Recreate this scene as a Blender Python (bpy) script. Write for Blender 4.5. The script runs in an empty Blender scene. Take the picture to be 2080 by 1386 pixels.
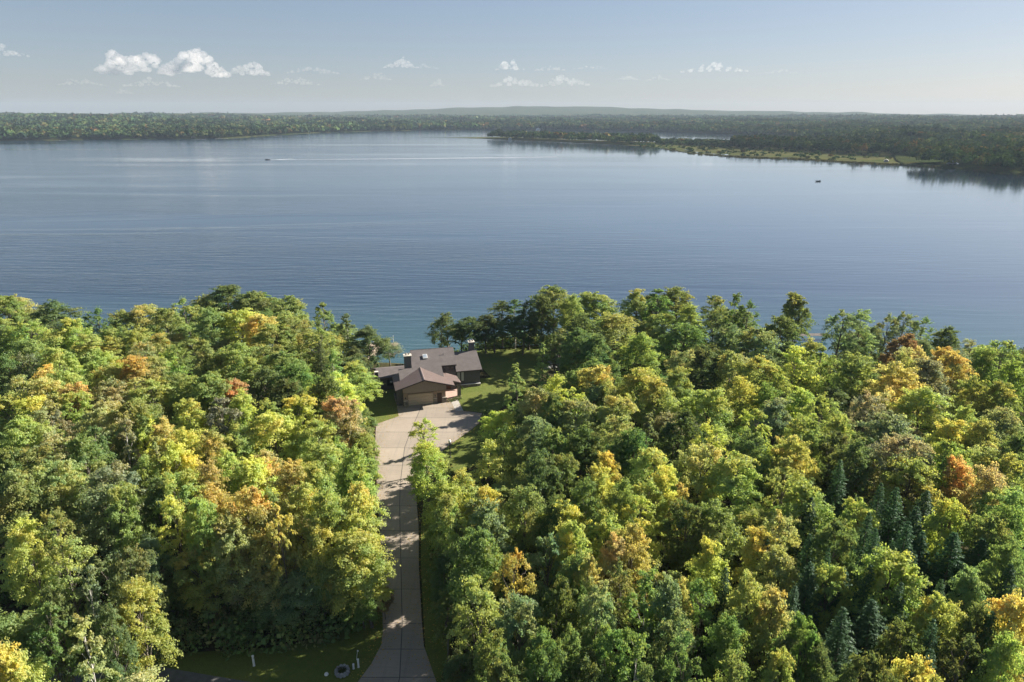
import bpy, bmesh, math, random
import numpy as np
from math import radians as rad, sin, cos, pi

# ------------------------------------------------------------------ scene, camera, light
SC = bpy.context.scene
COL = SC.collection
cd = bpy.data.cameras.new("camera")
cam = bpy.data.objects.new("camera", cd); COL.objects.link(cam)
cd.sensor_fit = 'HORIZONTAL'; cd.sensor_width = 36.0; cd.lens = 36.0*1387/2080
cd.clip_start = 0.5; cd.clip_end = 80000
cam.location = (0, 0, 54); cam.rotation_euler = (rad(90-18.5), 0, 0)
SC.camera = cam

TINT = (1.0, .945, .952, 1)
SUN_AZ, SUN_EL = 63.0, 29.0          # degrees right of +Y, above the horizon
W = bpy.data.worlds.new("World"); SC.world = W; W.use_nodes = True
nt = W.node_tree; nt.nodes.clear()
sky = nt.nodes.new('ShaderNodeTexSky'); sky.sky_type = 'NISHITA'; sky.sun_disc = False
sky.sun_elevation = rad(SUN_EL); sky.sun_rotation = rad(SUN_AZ)
sky.altitude = 300; sky.air_density = 1.0; sky.dust_density = 0.65; sky.ozone_density = 5.5
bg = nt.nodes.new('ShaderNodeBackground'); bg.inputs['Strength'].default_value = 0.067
wo = nt.nodes.new('ShaderNodeOutputWorld')
gm = nt.nodes.new('ShaderNodeGamma'); gm.inputs[1].default_value = 0.62        # curve on the sky colour: upper sky raised as added fill light, glow softer
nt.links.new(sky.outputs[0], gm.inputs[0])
tn = nt.nodes.new('ShaderNodeMix'); tn.data_type = 'RGBA'; tn.blend_type = 'MULTIPLY'; tn.inputs[0].default_value = 1.0
tn.inputs[7].default_value = TINT
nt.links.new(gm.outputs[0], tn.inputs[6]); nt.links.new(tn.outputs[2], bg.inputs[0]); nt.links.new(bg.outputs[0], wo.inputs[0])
sd = bpy.data.lights.new("sun", 'SUN'); sd.energy = 4.9; sd.angle = rad(0.5); sd.color = (1.0, 0.93, 0.82)
sun = bpy.data.objects.new("sun", sd); COL.objects.link(sun)
from mathutils import Vector
SUN_DIR = Vector((sin(rad(SUN_AZ))*cos(rad(SUN_EL)), cos(rad(SUN_AZ))*cos(rad(SUN_EL)), sin(rad(SUN_EL))))
sun.rotation_euler = SUN_DIR.to_track_quat('Z', 'Y').to_euler()
vs = SC.view_settings
vs.view_transform = 'Standard'; vs.look = 'None'; vs.exposure = 1.62; vs.gamma = 1.0; vs.use_curve_mapping = False
cy = SC.cycles
cy.max_bounces = 12; cy.diffuse_bounces = 6; cy.glossy_bounces = 3; cy.transmission_bounces = 8
cy.transparent_max_bounces = 12; cy.volume_bounces = 4; cy.caustics_reflective = False; cy.caustics_refractive = False
cy.use_denoising = True

# ------------------------------------------------------------------ helpers
RNG = np.random.default_rng(7)
random.seed(3)

def tag(o, label=None, cat=None, group=None, kind=None):
    if label: o['label'] = label
    if cat: o['category'] = cat
    if group: o['group'] = group
    if kind: o['kind'] = kind
    return o
def empty(name, loc=(0, 0, 0), rz=0.0, parent=None):
    o = bpy.data.objects.new(name, None); COL.objects.link(o)
    o.location = loc; o.rotation_euler = (0, 0, rz); o.empty_display_size = 0.3
    if parent: o.parent = parent
    return o
def sm(a, b, x):
    t = np.clip((x-a)/(b-a), 0, 1); return t*t*(3-2*t)

class MB:
    """collects polygons, then links them as one mesh object"""
    def __init__(s): s.v = []; s.f = []; s.m = []
    def poly(s, pts, m=0):
        n = len(s.v); s.v += [tuple(p) for p in pts]; s.f.append(tuple(range(n, n+len(pts)))); s.m.append(m)
    def quads(s, V, F, m=0):
        n = len(s.v); s.v += [tuple(p) for p in V]
        for f in F: s.f.append(tuple(i+n for i in f)); s.m.append(m)
    def box(s, x0, x1, y0, y1, z0, z1, m=0):
        V = [(x0,y0,z0),(x1,y0,z0),(x1,y1,z0),(x0,y1,z0),(x0,y0,z1),(x1,y0,z1),(x1,y1,z1),(x0,y1,z1)]
        s.quads(V, [(3,2,1,0),(4,5,6,7),(0,1,5,4),(1,2,6,5),(2,3,7,6),(3,0,4,7)], m)
    def prism(s, A, B, m=0):
        """A and B: matching outlines"""
        n = len(A); s.quads(list(A)+list(B), [tuple(range(n))[::-1], tuple(range(n, 2*n))] +
                            [(i, (i+1) % n, n+(i+1) % n, n+i) for i in range(n)], m)
    def slab(s, pts, t, m=0):
        s.prism([(p[0], p[1], p[2]-t) for p in pts], pts, m)
    def tube(s, p, q, r0, r1, n=8, m=0, cap=True):
        p = Vector(p); q = Vector(q); d = (q-p).normalized()
        a = d.orthogonal().normalized(); b = d.cross(a)
        R0 = [p+(a*cos(2*pi*i/n)+b*sin(2*pi*i/n))*r0 for i in range(n)]
        R1 = [q+(a*cos(2*pi*i/n)+b*sin(2*pi*i/n))*r1 for i in range(n)]
        F = [(i, (i+1) % n, n+(i+1) % n, n+i) for i in range(n)]
        if cap: F += [tuple(range(n))[::-1], tuple(range(n, 2*n))]
        s.quads(R0+R1, F, m)
    def lathe(s, c, prof, n=14, m=0, sx=1, sy=1):
        V = []; F = []
        for (r, z) in prof:
            V += [(c[0]+r*sx*cos(2*pi*i/n), c[1]+r*sy*sin(2*pi*i/n), c[2]+z) for i in range(n)]
        for k in range(len(prof)-1):
            F += [(k*n+i, k*n+(i+1) % n, (k+1)*n+(i+1) % n, (k+1)*n+i) for i in range(n)]
        F += [tuple(range(n))[::-1], tuple(range((len(prof)-1)*n, len(prof)*n))]
        s.quads(V, F, m)
    def build(s, name, mats, parent=None, smooth=False, bevel=0):
        me = bpy.data.meshes.new(name); me.from_pydata(s.v, [], s.f)
        for mt in (mats if isinstance(mats, (list, tuple)) else [mats]): me.materials.append(mt)
        me.polygons.foreach_set('material_index', s.m)
        if smooth: me.polygons.foreach_set('use_smooth', [True]*len(s.f))
        me.update()
        bm = bmesh.new(); bm.from_mesh(me); bmesh.ops.recalc_face_normals(bm, faces=bm.faces); bm.to_mesh(me); bm.free()
        o = bpy.data.objects.new(name, me); COL.objects.link(o)
        if parent: o.parent = parent
        if bevel:
            b = o.modifiers.new('bevel', 'BEVEL'); b.width = bevel; b.segments = 2; b.limit_method = 'ANGLE'
        return o

def np_mesh(name, V, F, mat, attrs=None, smooth=False):
    """V (n,3), F (k,m) all faces with m corners; attrs: name -> (k,) floats or (k,3) colours per face"""
    me = bpy.data.meshes.new(name); n = len(V); k, m = F.shape
    me.vertices.add(n); me.vertices.foreach_set('co', np.asarray(V, np.float32).ravel())
    me.loops.add(k*m); me.loops.foreach_set('vertex_index', F.astype(np.int32).ravel())
    me.polygons.add(k); me.polygons.foreach_set('loop_start', np.arange(0, k*m, m, dtype=np.int32))
    try: me.polygons.foreach_set('loop_total', np.full(k, m, np.int32))
    except Exception: pass
    if smooth: me.polygons.foreach_set('use_smooth', np.ones(k, bool))
    for an, av in (attrs or {}).items():
        av = np.asarray(av, np.float32)
        if av.ndim == 1:
            at = me.attributes.new(an, 'FLOAT', 'FACE'); at.data.foreach_set('value', av)
        else:
            at = me.attributes.new(an, 'FLOAT_COLOR', 'FACE')
            at.data.foreach_set('color', np.concatenate([av, np.ones((k, 1), np.float32)], 1).ravel())
    if mat: me.materials.append(mat)
    me.update(calc_edges=True); me.validate()
    return me
def link_mesh(me, name, parent=None):
    o = bpy.data.objects.new(name, me); COL.objects.link(o)
    if parent: o.parent = parent
    return o

# ------------------------------------------------------------------ materials
class NM:
    def __init__(s, name):
        s.mat = bpy.data.materials.new(name); s.mat.use_nodes = True
        s.t = s.mat.node_tree; s.t.nodes.clear(); s.out = s.n('ShaderNodeOutputMaterial')
    def n(s, typ, **kw):
        nd = s.t.nodes.new(typ)
        for k, v in kw.items(): setattr(nd, k, v)
        return nd
    def l(s, a, b): s.t.links.new(a, b)
    def pos(s, obj=False, scale=(1, 1, 1), rot=(0, 0, 0)):
        if obj: src = s.n('ShaderNodeTexCoord').outputs['Object']
        else: src = s.n('ShaderNodeNewGeometry').outputs['Position']
        mp = s.n('ShaderNodeMapping'); mp.inputs['Scale'].default_value = scale; mp.inputs['Rotation'].default_value = rot
        s.l(src, mp.inputs[0]); return mp.outputs[0]
    def noise(s, vec, sc, det=4, rough=.55, dist=0):
        nd = s.n('ShaderNodeTexNoise'); nd.inputs['Scale'].default_value = sc; nd.inputs['Detail'].default_value = det
        nd.inputs['Roughness'].default_value = rough; nd.inputs['Distortion'].default_value = dist
        if vec is not None: s.l(vec, nd.inputs['Vector'])
        return nd.outputs[0]
    def ramp(s, fac, stops, interp='LINEAR'):
        nd = s.n('ShaderNodeValToRGB'); cr = nd.color_ramp; cr.interpolation = interp
        while len(cr.elements) < len(stops): cr.elements.new(.5)
        for e, (p, c) in zip(cr.elements, stops):
            e.position = p; e.color = (*c, 1) if len(c) == 3 else c
        s.l(fac, nd.inputs[0]); return nd.outputs[0]
    def mix(s, fac, a, b, mode='MIX'):
        nd = s.n('ShaderNodeMix', data_type='RGBA', blend_type=mode)
        for i, x in ((0, fac), (6, a), (7, b)):
            if isinstance(x, (int, float)): nd.inputs[i].default_value = x
            elif isinstance(x, tuple): nd.inputs[i].default_value = (*x, 1)
            else: s.l(x, nd.inputs[i])
        return nd.outputs[2]
    def math(s, op, a, b=0.0, c=None, clamp=False):
        nd = s.n('ShaderNodeMath', operation=op, use_clamp=clamp)
        for i, x in enumerate((a, b, c)):
            if x is None: continue
            if isinstance(x, (int, float)): nd.inputs[i].default_value = x
            else: s.l(x, nd.inputs[i])
        return nd.outputs[0]
    def mrange(s, v, a, b, c=0, d=1):
        nd = s.n('ShaderNodeMapRange'); s.l(v, nd.inputs[0])
        for i, x in enumerate((a, b, c, d)): nd.inputs[i+1].default_value = x
        return nd.outputs[0]
    def bump(s, h, strength=.3, dist=.1):
        nd = s.n('ShaderNodeBump'); nd.inputs['Strength'].default_value = strength; nd.inputs['Distance'].default_value = dist
        s.l(h, nd.inputs['Height']); return nd.outputs[0]
    def principled(s, color, rough=.8, spec=.3, metal=0, normal=None):
        p = s.n('ShaderNodeBsdfPrincipled')
        if isinstance(color, tuple): p.inputs['Base Color'].default_value = (*color, 1)
        else: s.l(color, p.inputs['Base Color'])
        if isinstance(rough, (int, float)): p.inputs['Roughness'].default_value = rough
        else: s.l(rough, p.inputs['Roughness'])
        p.inputs['Specular IOR Level'].default_value = spec; p.inputs['Metallic'].default_value = metal
        if normal is not None: s.l(normal, p.inputs['Normal'])
        s.l(p.outputs[0], s.out.inputs[0]); return p

def m_simple(name, c, rough=.75, var=.18, sc=3.0, spec=.3, metal=0, bump=.15, obj=True):
    m = NM(name); v = m.pos(obj); n = m.noise(v, sc, 5)
    lo = tuple(x*(1-var) for x in c); hi = tuple(min(1, x*(1+var)) for x in c)
    m.principled(m.ramp(n, [(.3, lo), (.7, hi)]), rough, spec, metal, m.bump(m.noise(v, sc*4, 3), bump, .02)); return m.mat
def m_siding(name, c, period=.2, axis='Z'):
    m = NM(name); v = m.pos(True); w = m.n('ShaderNodeTexWave', wave_type='BANDS', bands_direction=axis, wave_profile='SAW')
    w.inputs['Scale'].default_value = .314/period*1.0; m.l(v, w.inputs[0])
    n = m.noise(m.pos(True, (1.2, 1.2, 6)), 1.5, 5)
    col = m.mix(.6, m.ramp(n, [(.3, tuple(x*.8 for x in c)), (.7, tuple(x*1.2 for x in c))]), c)
    col = m.mix(m.math('GREATER_THAN', w.outputs[1], .9), col, tuple(x*.72 for x in c))
    m.principled(col, .75, .25, 0, m.bump(w.outputs[1], .5, .03)); return m.mat
def m_shingle(name, c):
    m = NM(name); v = m.pos(True)
    br = m.n('ShaderNodeTexBrick'); mp = m.pos(True, (1, 1, 1))
    br.inputs['Scale'].default_value = 1.0; br.inputs['Brick Width'].default_value = .5; br.inputs['Row Height'].default_value = .22
    br.inputs['Mortar Size'].default_value = .018; br.inputs['Color1'].default_value = (*[x*1.14 for x in c], 1)
    br.inputs['Color2'].default_value = (*[x*.84 for x in c], 1); br.inputs['Mortar'].default_value = (*[x*.6 for x in c], 1)
    m.l(mp, br.inputs[0])
    n = m.noise(v, .8, 5); col = m.mix(.55, br.outputs[0], m.ramp(n, [(.3, tuple(x*.78 for x in c)), (.72, tuple(x*1.22 for x in c))]))
    m.principled(col, .9, .2, 0, m.bump(br.outputs[1], .4, .03)); return m.mat
def m_stone(name, c1, c2, sc=3.2):
    m = NM(name); v = m.pos(True)
    vo = m.n('ShaderNodeTexVoronoi'); vo.inputs['Scale'].default_value = sc; m.l(v, vo.inputs['Vector'])
    ve = m.n('ShaderNodeTexVoronoi', feature='DISTANCE_TO_EDGE'); ve.inputs['Scale'].default_value = sc; m.l(v, ve.inputs['Vector'])
    col = m.mix(m.n('ShaderNodeSeparateColor').outputs[0] if False else vo.outputs[0], c1, c2)
    sep = m.n('ShaderNodeSeparateColor'); m.l(vo.outputs[1], sep.inputs[0]); col = m.mix(sep.outputs[0], c1, c2)
    e = m.mrange(ve.outputs[0], .0, .09); col = m.mix(e, tuple(x*.35 for x in c1), col)
    m.principled(col, .9, .2, 0, m.bump(e, .8, .05)); return m.mat

M = {}
M['siding'] = m_siding('grey_brown_siding', (.10, .10, .106))
M['gable'] = m_siding('tan_siding', (0.235, 0.195, 0.156))
M['tanwall'] = m_simple('tan_wall', (0.302, 0.235, 0.173), .8)
M['door_panel'] = m_siding('garage_panel', (0.469, 0.386, 0.291), .55)
M['shingle'] = m_shingle('roof_shingles', (.138, .120, .115))
M['metal_roof'] = m_simple('brown_metal_roof', (.205, .155, .138), .42, .07, 1.0, .5, 0, .05)
M['fascia'] = m_simple('dark_fascia', (.06, .05, .048), .7)
M['soffit'] = m_simple('dark_soffit', (.05, .046, .045), .8)
M['door_dark'] = m_simple('dark_wood_door', (.065, .04, .028), .6)
M['stone'] = m_stone('field_stone', (.36, .31, .25), (.16, .15, .14))
M['ledge'] = m_simple('pale_limestone', (.55, .5, .42), .8)
M['white'] = m_simple('white_paint', (.75, .73, .70), .6, .08)
M['frame'] = m_simple('dark_frame', (.03, .03, .033), .5)
M['flue'] = m_simple('steel_flue', (.42, .4, .38), .35, .1, 3, .5, .9)
M['curtain'] = m_siding('pale_curtain', (.42, .45, .42), .12, 'X')
M['chimney'] = m_siding('chimney_siding', (.13, .128, .135), .25)
M['paver'] = m_simple('porch_paver', (.42, .30, .25), .85)
M['rubber'] = m_simple('black_metal', (.02, .02, .022), .5)
M['wood'] = m_simple('dock_wood', (.42, .33, .25), .8, .2, 2)
M['darkwood'] = m_simple('dark_dock_wood', (.12, .10, .085), .8, .2, 2)
M['rock'] = m_simple('grey_rock', (.27, .265, .26), .9, .35, 1.2, .2, 0, .5)
def m_glass(name, c=(.015, .02, .025)):
    m = NM(name); v = m.pos(True); m.principled(m.ramp(m.noise(v, .7), [(.35, c), (.75, tuple(x*2.2 for x in c))]), .06, .6); return m.mat
M['glass'] = m_glass('window_glass')
M['skylight'] = m_glass('skylight_glass', (.18, .21, .24))

def m_concrete():
    m = NM('concrete_drive'); v = m.pos()
    a = m.noise(v, .22, 6, .6); b = m.noise(m.pos(False, (.5, 6, 1)), .8, 4)
    c = m.ramp(a, [(.3, (.275, .233, .188)), (.7, (.350, .294, .238))])
    c = m.mix(.35, c, m.ramp(b, [(.3, (.24, .205, .165)), (.7, (.355, .30, .24))]))
    tr = m.noise(m.pos(False, (2.2, .05, 1), (0, 0, rad(-6))), 1.0, 4, .6); c = m.mix(m.mrange(tr, .52, .72, 0, .5), c, (.22, .2, .175))
    st = m.noise(v, 1.7, 3, .5); c = m.mix(m.mrange(st, .68, .74), c, (.24, .215, .19))
    sp = m.n('ShaderNodeAttribute', attribute_name='tone', attribute_type='GEOMETRY')
    c = m.mix(1.0, c, m.ramp(sp.outputs[2], [(0, (.84, .84, .85)), (1, (1.06, 1.05, 1.03))]), 'MULTIPLY')
    m.principled(c, .85, .25, 0, m.bump(m.noise(v, 9, 4), .2, .02)); return m.mat
M['concrete'] = m_concrete()
M['joint'] = m_simple('drive_joint', (.09, .082, .075), .9, .1, 2, .2, 0, .05, False)
M['walk'] = m_simple('pale_walk', (.36, .335, .30), .85, .1, 1.5, .25, 0, .1, False)

def m_lawn():
    m = NM('lawn_grass'); v = m.pos()
    a = m.noise(v, .16, 6, .65); b = m.noise(v, 2.2, 4, .7)
    c = m.ramp(a, [(.28, (.070, .105, .022)), (.5, (.105, .135, .028)), (.72, (.165, .165, .045))])
    c = m.mix(.5, c, m.mix(b, (.045, .075, .016), (.17, .18, .045)))
    m.principled(c, .95, .1, 0, m.bump(m.noise(v, 5, 5, .7), .9, .12)); return m.mat
M['lawn'] = m_lawn()
def m_ground():
    m = NM('forest_floor'); v = m.pos(); a = m.noise(v, .35, 6, .65)
    c = m.ramp(a, [(.3, (.022, .026, .010)), (.55, (.045, .042, .016)), (.75, (.085, .062, .028))])
    z = m.n('ShaderNodeSeparateXYZ'); m.l(m.n('ShaderNodeNewGeometry').outputs['Position'], z.inputs[0])
    g = m.ramp(m.noise(v, .5, 5), [(.3, (.13, .14, .035)), (.7, (.30, .26, .075))])
    shore_c = m.mix(m.mrange(z.outputs[2], -6.2, -5.2), (.32, .28, .20), g)
    c = m.mix(m.mrange(z.outputs[2], -4.0, -.3, 1, 0), c, shore_c)
    m.principled(c, .95, .1, 0, m.bump(m.noise(v, 3, 5, .7), 1, .2)); return m.mat
M['ground'] = m_ground()
M['asphalt'] = m_simple('road_asphalt', (.115, .112, .108), .9, .25, 1.2, .2, 0, .4, False)

def m_water():
    m = NM('lake_water')
    g = m.n('ShaderNodeNewGeometry'); sx = m.n('ShaderNodeSeparateXYZ'); m.l(g.outputs['Position'], sx.inputs[0])
    # wind ripples run across the view; they flatten in the slicks
    w1 = m.noise(m.pos(False, (.055, .34, 1), (0, 0, rad(-4))), 1.0, 3, .5, .25)
    w2 = m.noise(m.pos(False, (.25, .95, 1), (0, 0, rad(9))), 1.0, 3, .55)
    w3 = m.noise(m.pos(False, (.010, .045, 1), (0, 0, rad(-3))), 1.0, 3, .5)
    slick = m.noise(m.pos(False, (.0016, .011, 1), (0, 0, rad(5))), 1.0, 5, .55, .5)
    sl = m.mrange(slick, .53, .63)
    h = m.math('ADD', m.math('MULTIPLY', w1, 1.0), m.math('MULTIPLY', w2, m.mrange(m.noise(m.pos(False, (.011, .03, 1)), 1.0, 4), .35, .65, .08, .5)))
    h = m.math('ADD', h, m.math('MULTIPLY', w3, .8))
    amp = m.mrange(sx.outputs[1], 160, 600, .8, .22)
    calm = m.mrange(m.math('ADD', sx.outputs[0], m.math('MULTIPLY', m.noise(m.pos(False, (.002, .006, 1)), 1.0, 3), 500)), -350, 420, 1.75, .22)
    h = m.math('MULTIPLY', h, m.math('MULTIPLY', m.math('MULTIPLY', amp, calm), m.mrange(sl, 0, 1, 1, .25)))
    nrm = m.bump(h, 1.0, .52)
    teal = m.mrange(sx.outputs[1], 165, 235, 1, 0)
    col = m.mix(teal, (.016, .034, .056), (.034, .080, .088))
    p = m.principled(col, m.mrange(sl, 0, 1, .12, .04), .5, 0, nrm)
    p.inputs['IOR'].default_value = 1.36
    m.l(m.mrange(calm, .3, 1.3, .85, 0), p.inputs['Coat Weight']); p.inputs['Coat Roughness'].default_value = .06; p.inputs['Coat IOR'].default_value = 1.4; m.l(nrm, p.inputs['Coat Normal'])
    return m.mat
M['water'] = m_water()

# ------------------------------------------------------------------ near ground and lake
def shore(x):
    return 164+3*sm(-20, 40, x)+2.2*np.sin(x*.07)+1.2*np.sin(x*.19+1)+6*sm(60, 120, x)+6*(1-sm(-110, -40, x))
def bank(x): return 20-11*sm(-22, -12, x)+26*sm(45, 75, x)
def gz(x, y):
    x = np.asarray(x, float); y = np.asarray(y, float); s_ = shore(x)
    z = -6.6*sm(0, 1, (y-(s_-bank(x)))/(bank(x)+1.5))
    return z+.25*np.sin(x*.05)*np.sin(y*.043)*sm(25, 45, np.abs(x+14))
def grid_mesh(name, xs, ys, fz, mat, kind='structure', smooth=True):
    X, Y = np.meshgrid(xs, ys); Z = fz(X, Y); V = np.stack([X, Y, Z], -1).reshape(-1, 3)
    nx, ny = len(xs), len(ys); i = np.arange(nx-1)[None]+np.arange(ny-1)[:, None]*nx
    F = np.stack([i, i+1, i+1+nx, i+nx], -1).reshape(-1, 4)
    o = link_mesh(np_mesh(name, V, F, mat, smooth=smooth), name); tag(o, kind=kind); return o
xs = np.concatenate([np.linspace(-420, -172, 32), np.arange(-170, 171, 1.5), np.linspace(173, 420, 32)])
ys = np.concatenate([np.linspace(-150, 28, 20), np.arange(30, 171, 1.2), np.linspace(172, 190, 10)])
def ground_z(x, y):
    return np.where(y > 172, -6.6-(y-172)*.12, gz(x, y))
grid_mesh('ground', xs, ys, ground_z, M['ground'])
b = MB(); b.poly([(-5200, 150, -6), (5200, 150, -6), (5200, 3300, -6), (-5200, 3300, -6)])
tag(b.build('lake', M['water']), kind='structure')

DRIVE = [(-15.35, 53.91), (-14.51, 56.15), (-13.95, 58.9), (-14.13, 60.79), (-15.48, 67.69), (-17.0, 75.39), (-17.99, 80.13), (-20.19, 89.52), (-20.9, 93.11), (-22.79, 101.41), (-24.79, 113.28), (-21.19, 116.68), (-22.35, 121.65), (-12.17, 124.28), (-10.63, 119.57), (-5.67, 118.0), (-6.04, 113.69), (-6.96, 111.64), (-11.34, 103.85), (-13.65, 96.63), (-14.4, 89.94), (-13.72, 85.89), (-12.89, 81.19), (-11.61, 71.77), (-10.04, 62.16), (-9.39, 58.68), (-7.58, 53.91)]
LAWN_R = [(-12.17, 124.28), (-6.07, 143.31), (-15.19, 146.5), (-12.28, 152.92), (6.59, 157.23), (6.68, 144.89), (3.1, 133.06), (-5.11, 117.77)]
LAWN_L = [(-27.16, 113.48), (-20.33, 117.11), (-26.74, 144.89), (-31.63, 138.75), (-30.61, 127.77)]
VERGE = [(-36.29, 53.66), (-37.52, 56.09), (-22.31, 56.09), (-14.75, 58.97), (-13.67, 53.35)]
def inpoly(x, y, poly):
    x = np.asarray(x); r = np.zeros(x.shape, bool)
    for i in range(len(poly)):
        (x1, y1), (x2, y2) = poly[i], poly[i-1]
        if y1 == y2: continue
        r ^= ((y1 > y) != (y2 > y)) & (x < (x2-x1)*(y-y1)/(y2-y1)+x1)
    return r
def sheet(name, poly, dz, mat, cut=0):
    bm = bmesh.new(); f = bm.faces.new([bm.verts.new((x, y, 0)) for x, y in poly])
    bmesh.ops.triangulate(bm, faces=bm.faces)
    for _ in range(cut): bmesh.ops.subdivide_edges(bm, edges=[e for e in bm.edges if e.calc_length() > 2.0], cuts=1, use_grid_fill=True)
    for v in bm.verts: v.co.z = float(gz(v.co.x, v.co.y))+dz
    bmesh.ops.recalc_face_normals(bm, faces=bm.faces)
    for fa in bm.faces:
        if fa.normal.z < 0: fa.normal_flip()
        fa.smooth = True
    me = bpy.data.meshes.new(name); bm.to_mesh(me); bm.free(); me.materials.append(mat)
    return tag(link_mesh(me, name), kind='structure')
lr = LAWN_R[:3]+[(-16.5, 147.5), (-13, 153.5), (0, 156.5), (7, 158)]+LAWN_R[5:]
LAWN_RIGHT = [(-12.4, 121.5)]+[(-12.4, 134), (-4.5, 136.5), (-7, 143), (-14, 146), (-13, 153), (-4, 156), (6, 157), (11, 153), (9, 143), (5, 134), (-3, 118.5), (-5.67, 118.3), (-10.8, 119.9)]
sheet('lawn', LAWN_RIGHT, .10, M['lawn'], 5)
sheet('lawn', [(-31.5, 112.6), (-24.7, 113.3), (-21.0, 116.9), (-22.2, 121.4), (-22, 129), (-28, 131), (-29.5, 141), (-34.5, 140.5), (-35, 128)], .10, M['lawn'], 5)
sheet('lawn', [(-60, 57.0), (-36, 57.6), (-24, 58.6), (-17.2, 62.0), (-14.6, 64.5), (-14.1, 60.8), (-13.9, 58.9), (-14.5, 56.15), (-15.4, 53.8), (-15.4, 53), (-60, 53)], .10, M['lawn'], 5)
sheet('lawn', [(-11.2, 104), (-7, 111.5), (-6, 113.6), (-5.5, 117.8), (1, 117.5), (2, 110), (-3, 101), (-8, 96), (-13.2, 93), (-13.4, 96.8)], .10, M['lawn'], 3)
sheet('lawn', [(-9.0, 53), (-7.2, 53), (-6.5, 60), (-8.6, 72), (-10.5, 88), (-12.9, 88), (-12.5, 81), (-11.4, 72), (-9.8, 62), (-9.2, 58.5)], .10, M['lawn'], 3)
# road in the bottom left corner
b = MB(); b.poly([(-70, 50.5, .105), (-22, 51.4, .105), (-22, 53.2, .105), (-27, 54.0, .105), (-36.5, 55.9, .105), (-70, 57.5, .105)])
b.poly([(-22, 46, .105), (40, 46, .105), (40, 52.4, .105), (-22, 53.2, .105)]); b.poly([(-70, 46, .105), (-22, 46, .105), (-22, 51.4, .105), (-70, 50.5, .105)])
tag(b.build('road', M['asphalt']), kind='structure')

# concrete driveway: rows of slabs, dark joints between them
def cl(poly_y):
    ys_ = []
    L_ = DRIVE
    return ys_
b = MB(); tone = []
# clip DRIVE by horizontal bands and by the centre line
def clip(poly, f):
    out = []
    for i in range(len(poly)):
        p, q = poly[i-1], poly[i]; a, c = f(*p), f(*q)
        if (a >= 0) != (c >= 0):
            t = a/(a-c); out.append((p[0]+(q[0]-p[0])*t, p[1]+(q[1]-p[1])*t))
        if c >= 0: out.append(q)
    return out
JY = [47, 54.4, 58.2, 62.0, 67.8, 73.8, 79.8, 86, 92, 98, 104, 110, 116, 120.5, 126]
DR2 = [(-16.6, 47)]+DRIVE+[(-6.6, 47)]
def cx(y): return float(np.interp(y, [45, 54, 62, 78, 90, 105, 126], [-11.4, -11.25, -12.2, -14.9, -16.9, -18.3, -17.3]))
for k in range(len(JY)-1):
    y0, y1 = JY[k], JY[k+1]
    band = clip(clip(DR2, lambda x, y: y-y0), lambda x, y: y1-y)
    x0, x1 = cx(y0), cx(y1)
    side = lambda x, y: x-(x0+(x1-x0)*(y-y0)/(y1-y0))
    for sgn in (-1, 1):
        pl = clip(band, lambda x, y: sgn*side(x, y))
        if len(pl) >= 3: b.poly([(x, y, .125) for x, y in pl]); tone.append(.55+.45*math.sin(k*2.4+sgn*1.1)*.9*(.6)-.18*(sgn > 0))
    for (xx0, yy0, xx1, yy1) in [(x0, y0, x1, y1)]:
        b.poly([(xx0-.045, yy0, .131), (xx0+.045, yy0, .131), (xx1+.045, yy1, .131), (xx1-.045, yy1, .131)], 1); tone.append(.5)
    if k:
        pts = []
        for i in range(len(DR2)):
            p, q = DR2[i-1], DR2[i]
            if (p[1]-y0)*(q[1]-y0) < 0: pts.append(p[0]+(q[0]-p[0])*(y0-p[1])/(q[1]-p[1]))
        if len(pts) >= 2:
            xa, xb = min(pts), max(pts)
            for u0, u1 in ((xa+.05, cx(y0)-.05), (cx(y0)+.05, xb-.05)):
                b.poly([(u0, y0-.035, .131), (u1, y0-.035, .131), (u1, y0+.035, .131), (u0, y0+.035, .131)], 1); tone.append(.5)
o = b.build('driveway', [M['concrete'], M['joint']]); tag(o, kind='structure')
at = o.data.attributes.new('tone', 'FLOAT', 'FACE'); at.data.foreach_set('value', tone)
b = MB(); b.poly([(-12.15, 124.3, .137), (-10.75, 124.6, .137), (-9.3, 119.2, .137), (-10.7, 118.9, .137)])
tag(b.build('walkway', M['walk']), kind='structure')

# ------------------------------------------------------------------ far shore
D = math.degrees
def pol(pts): a = np.array([math.atan2(x, y) for x, y in pts]); r = np.array([math.hypot(x, y) for x, y in pts]); return a, r
MAIN = [(-1900, 1150), (-1500, 1440), (-1133, 1573), (-965, 1660), (-691, 1723), (-671, 1904), (-601, 2232), (-333, 2544), (-72, 2618), (250, 2500), (482, 2410), (640, 2080), (740, 1620), (700, 1330), (500, 960), (475, 869), (490, 813), (506, 751), (522, 714), (540, 600), (560, 420), (600, 200)]
ma, mr = pol(MAIN); o_ = np.argsort(ma); ma, mr = ma[o_], mr[o_]
def rs(a): return np.interp(a, ma, mr)+9*np.sin(a*90)+5*np.sin(a*233+1)
CREST_ = [(-60, 30), (-36.9, 30), (-29, 44), (-23, 56), (-18, 66), (-13.8, 76), (-8.6, 92), (-4.5, 117), (0.4, 137), (4.5, 134), (8.6, 120), (12.6, 102), (18.4, 82), (25.5, 66), (31, 48), (36.9, 36), (60, 30)]
CREST = [(a_, h_-6) for a_, h_ in CREST_]
ca = np.array([rad(p[0]) for p in CREST]); ch = np.array([p[1] for p in CREST], float)
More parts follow.
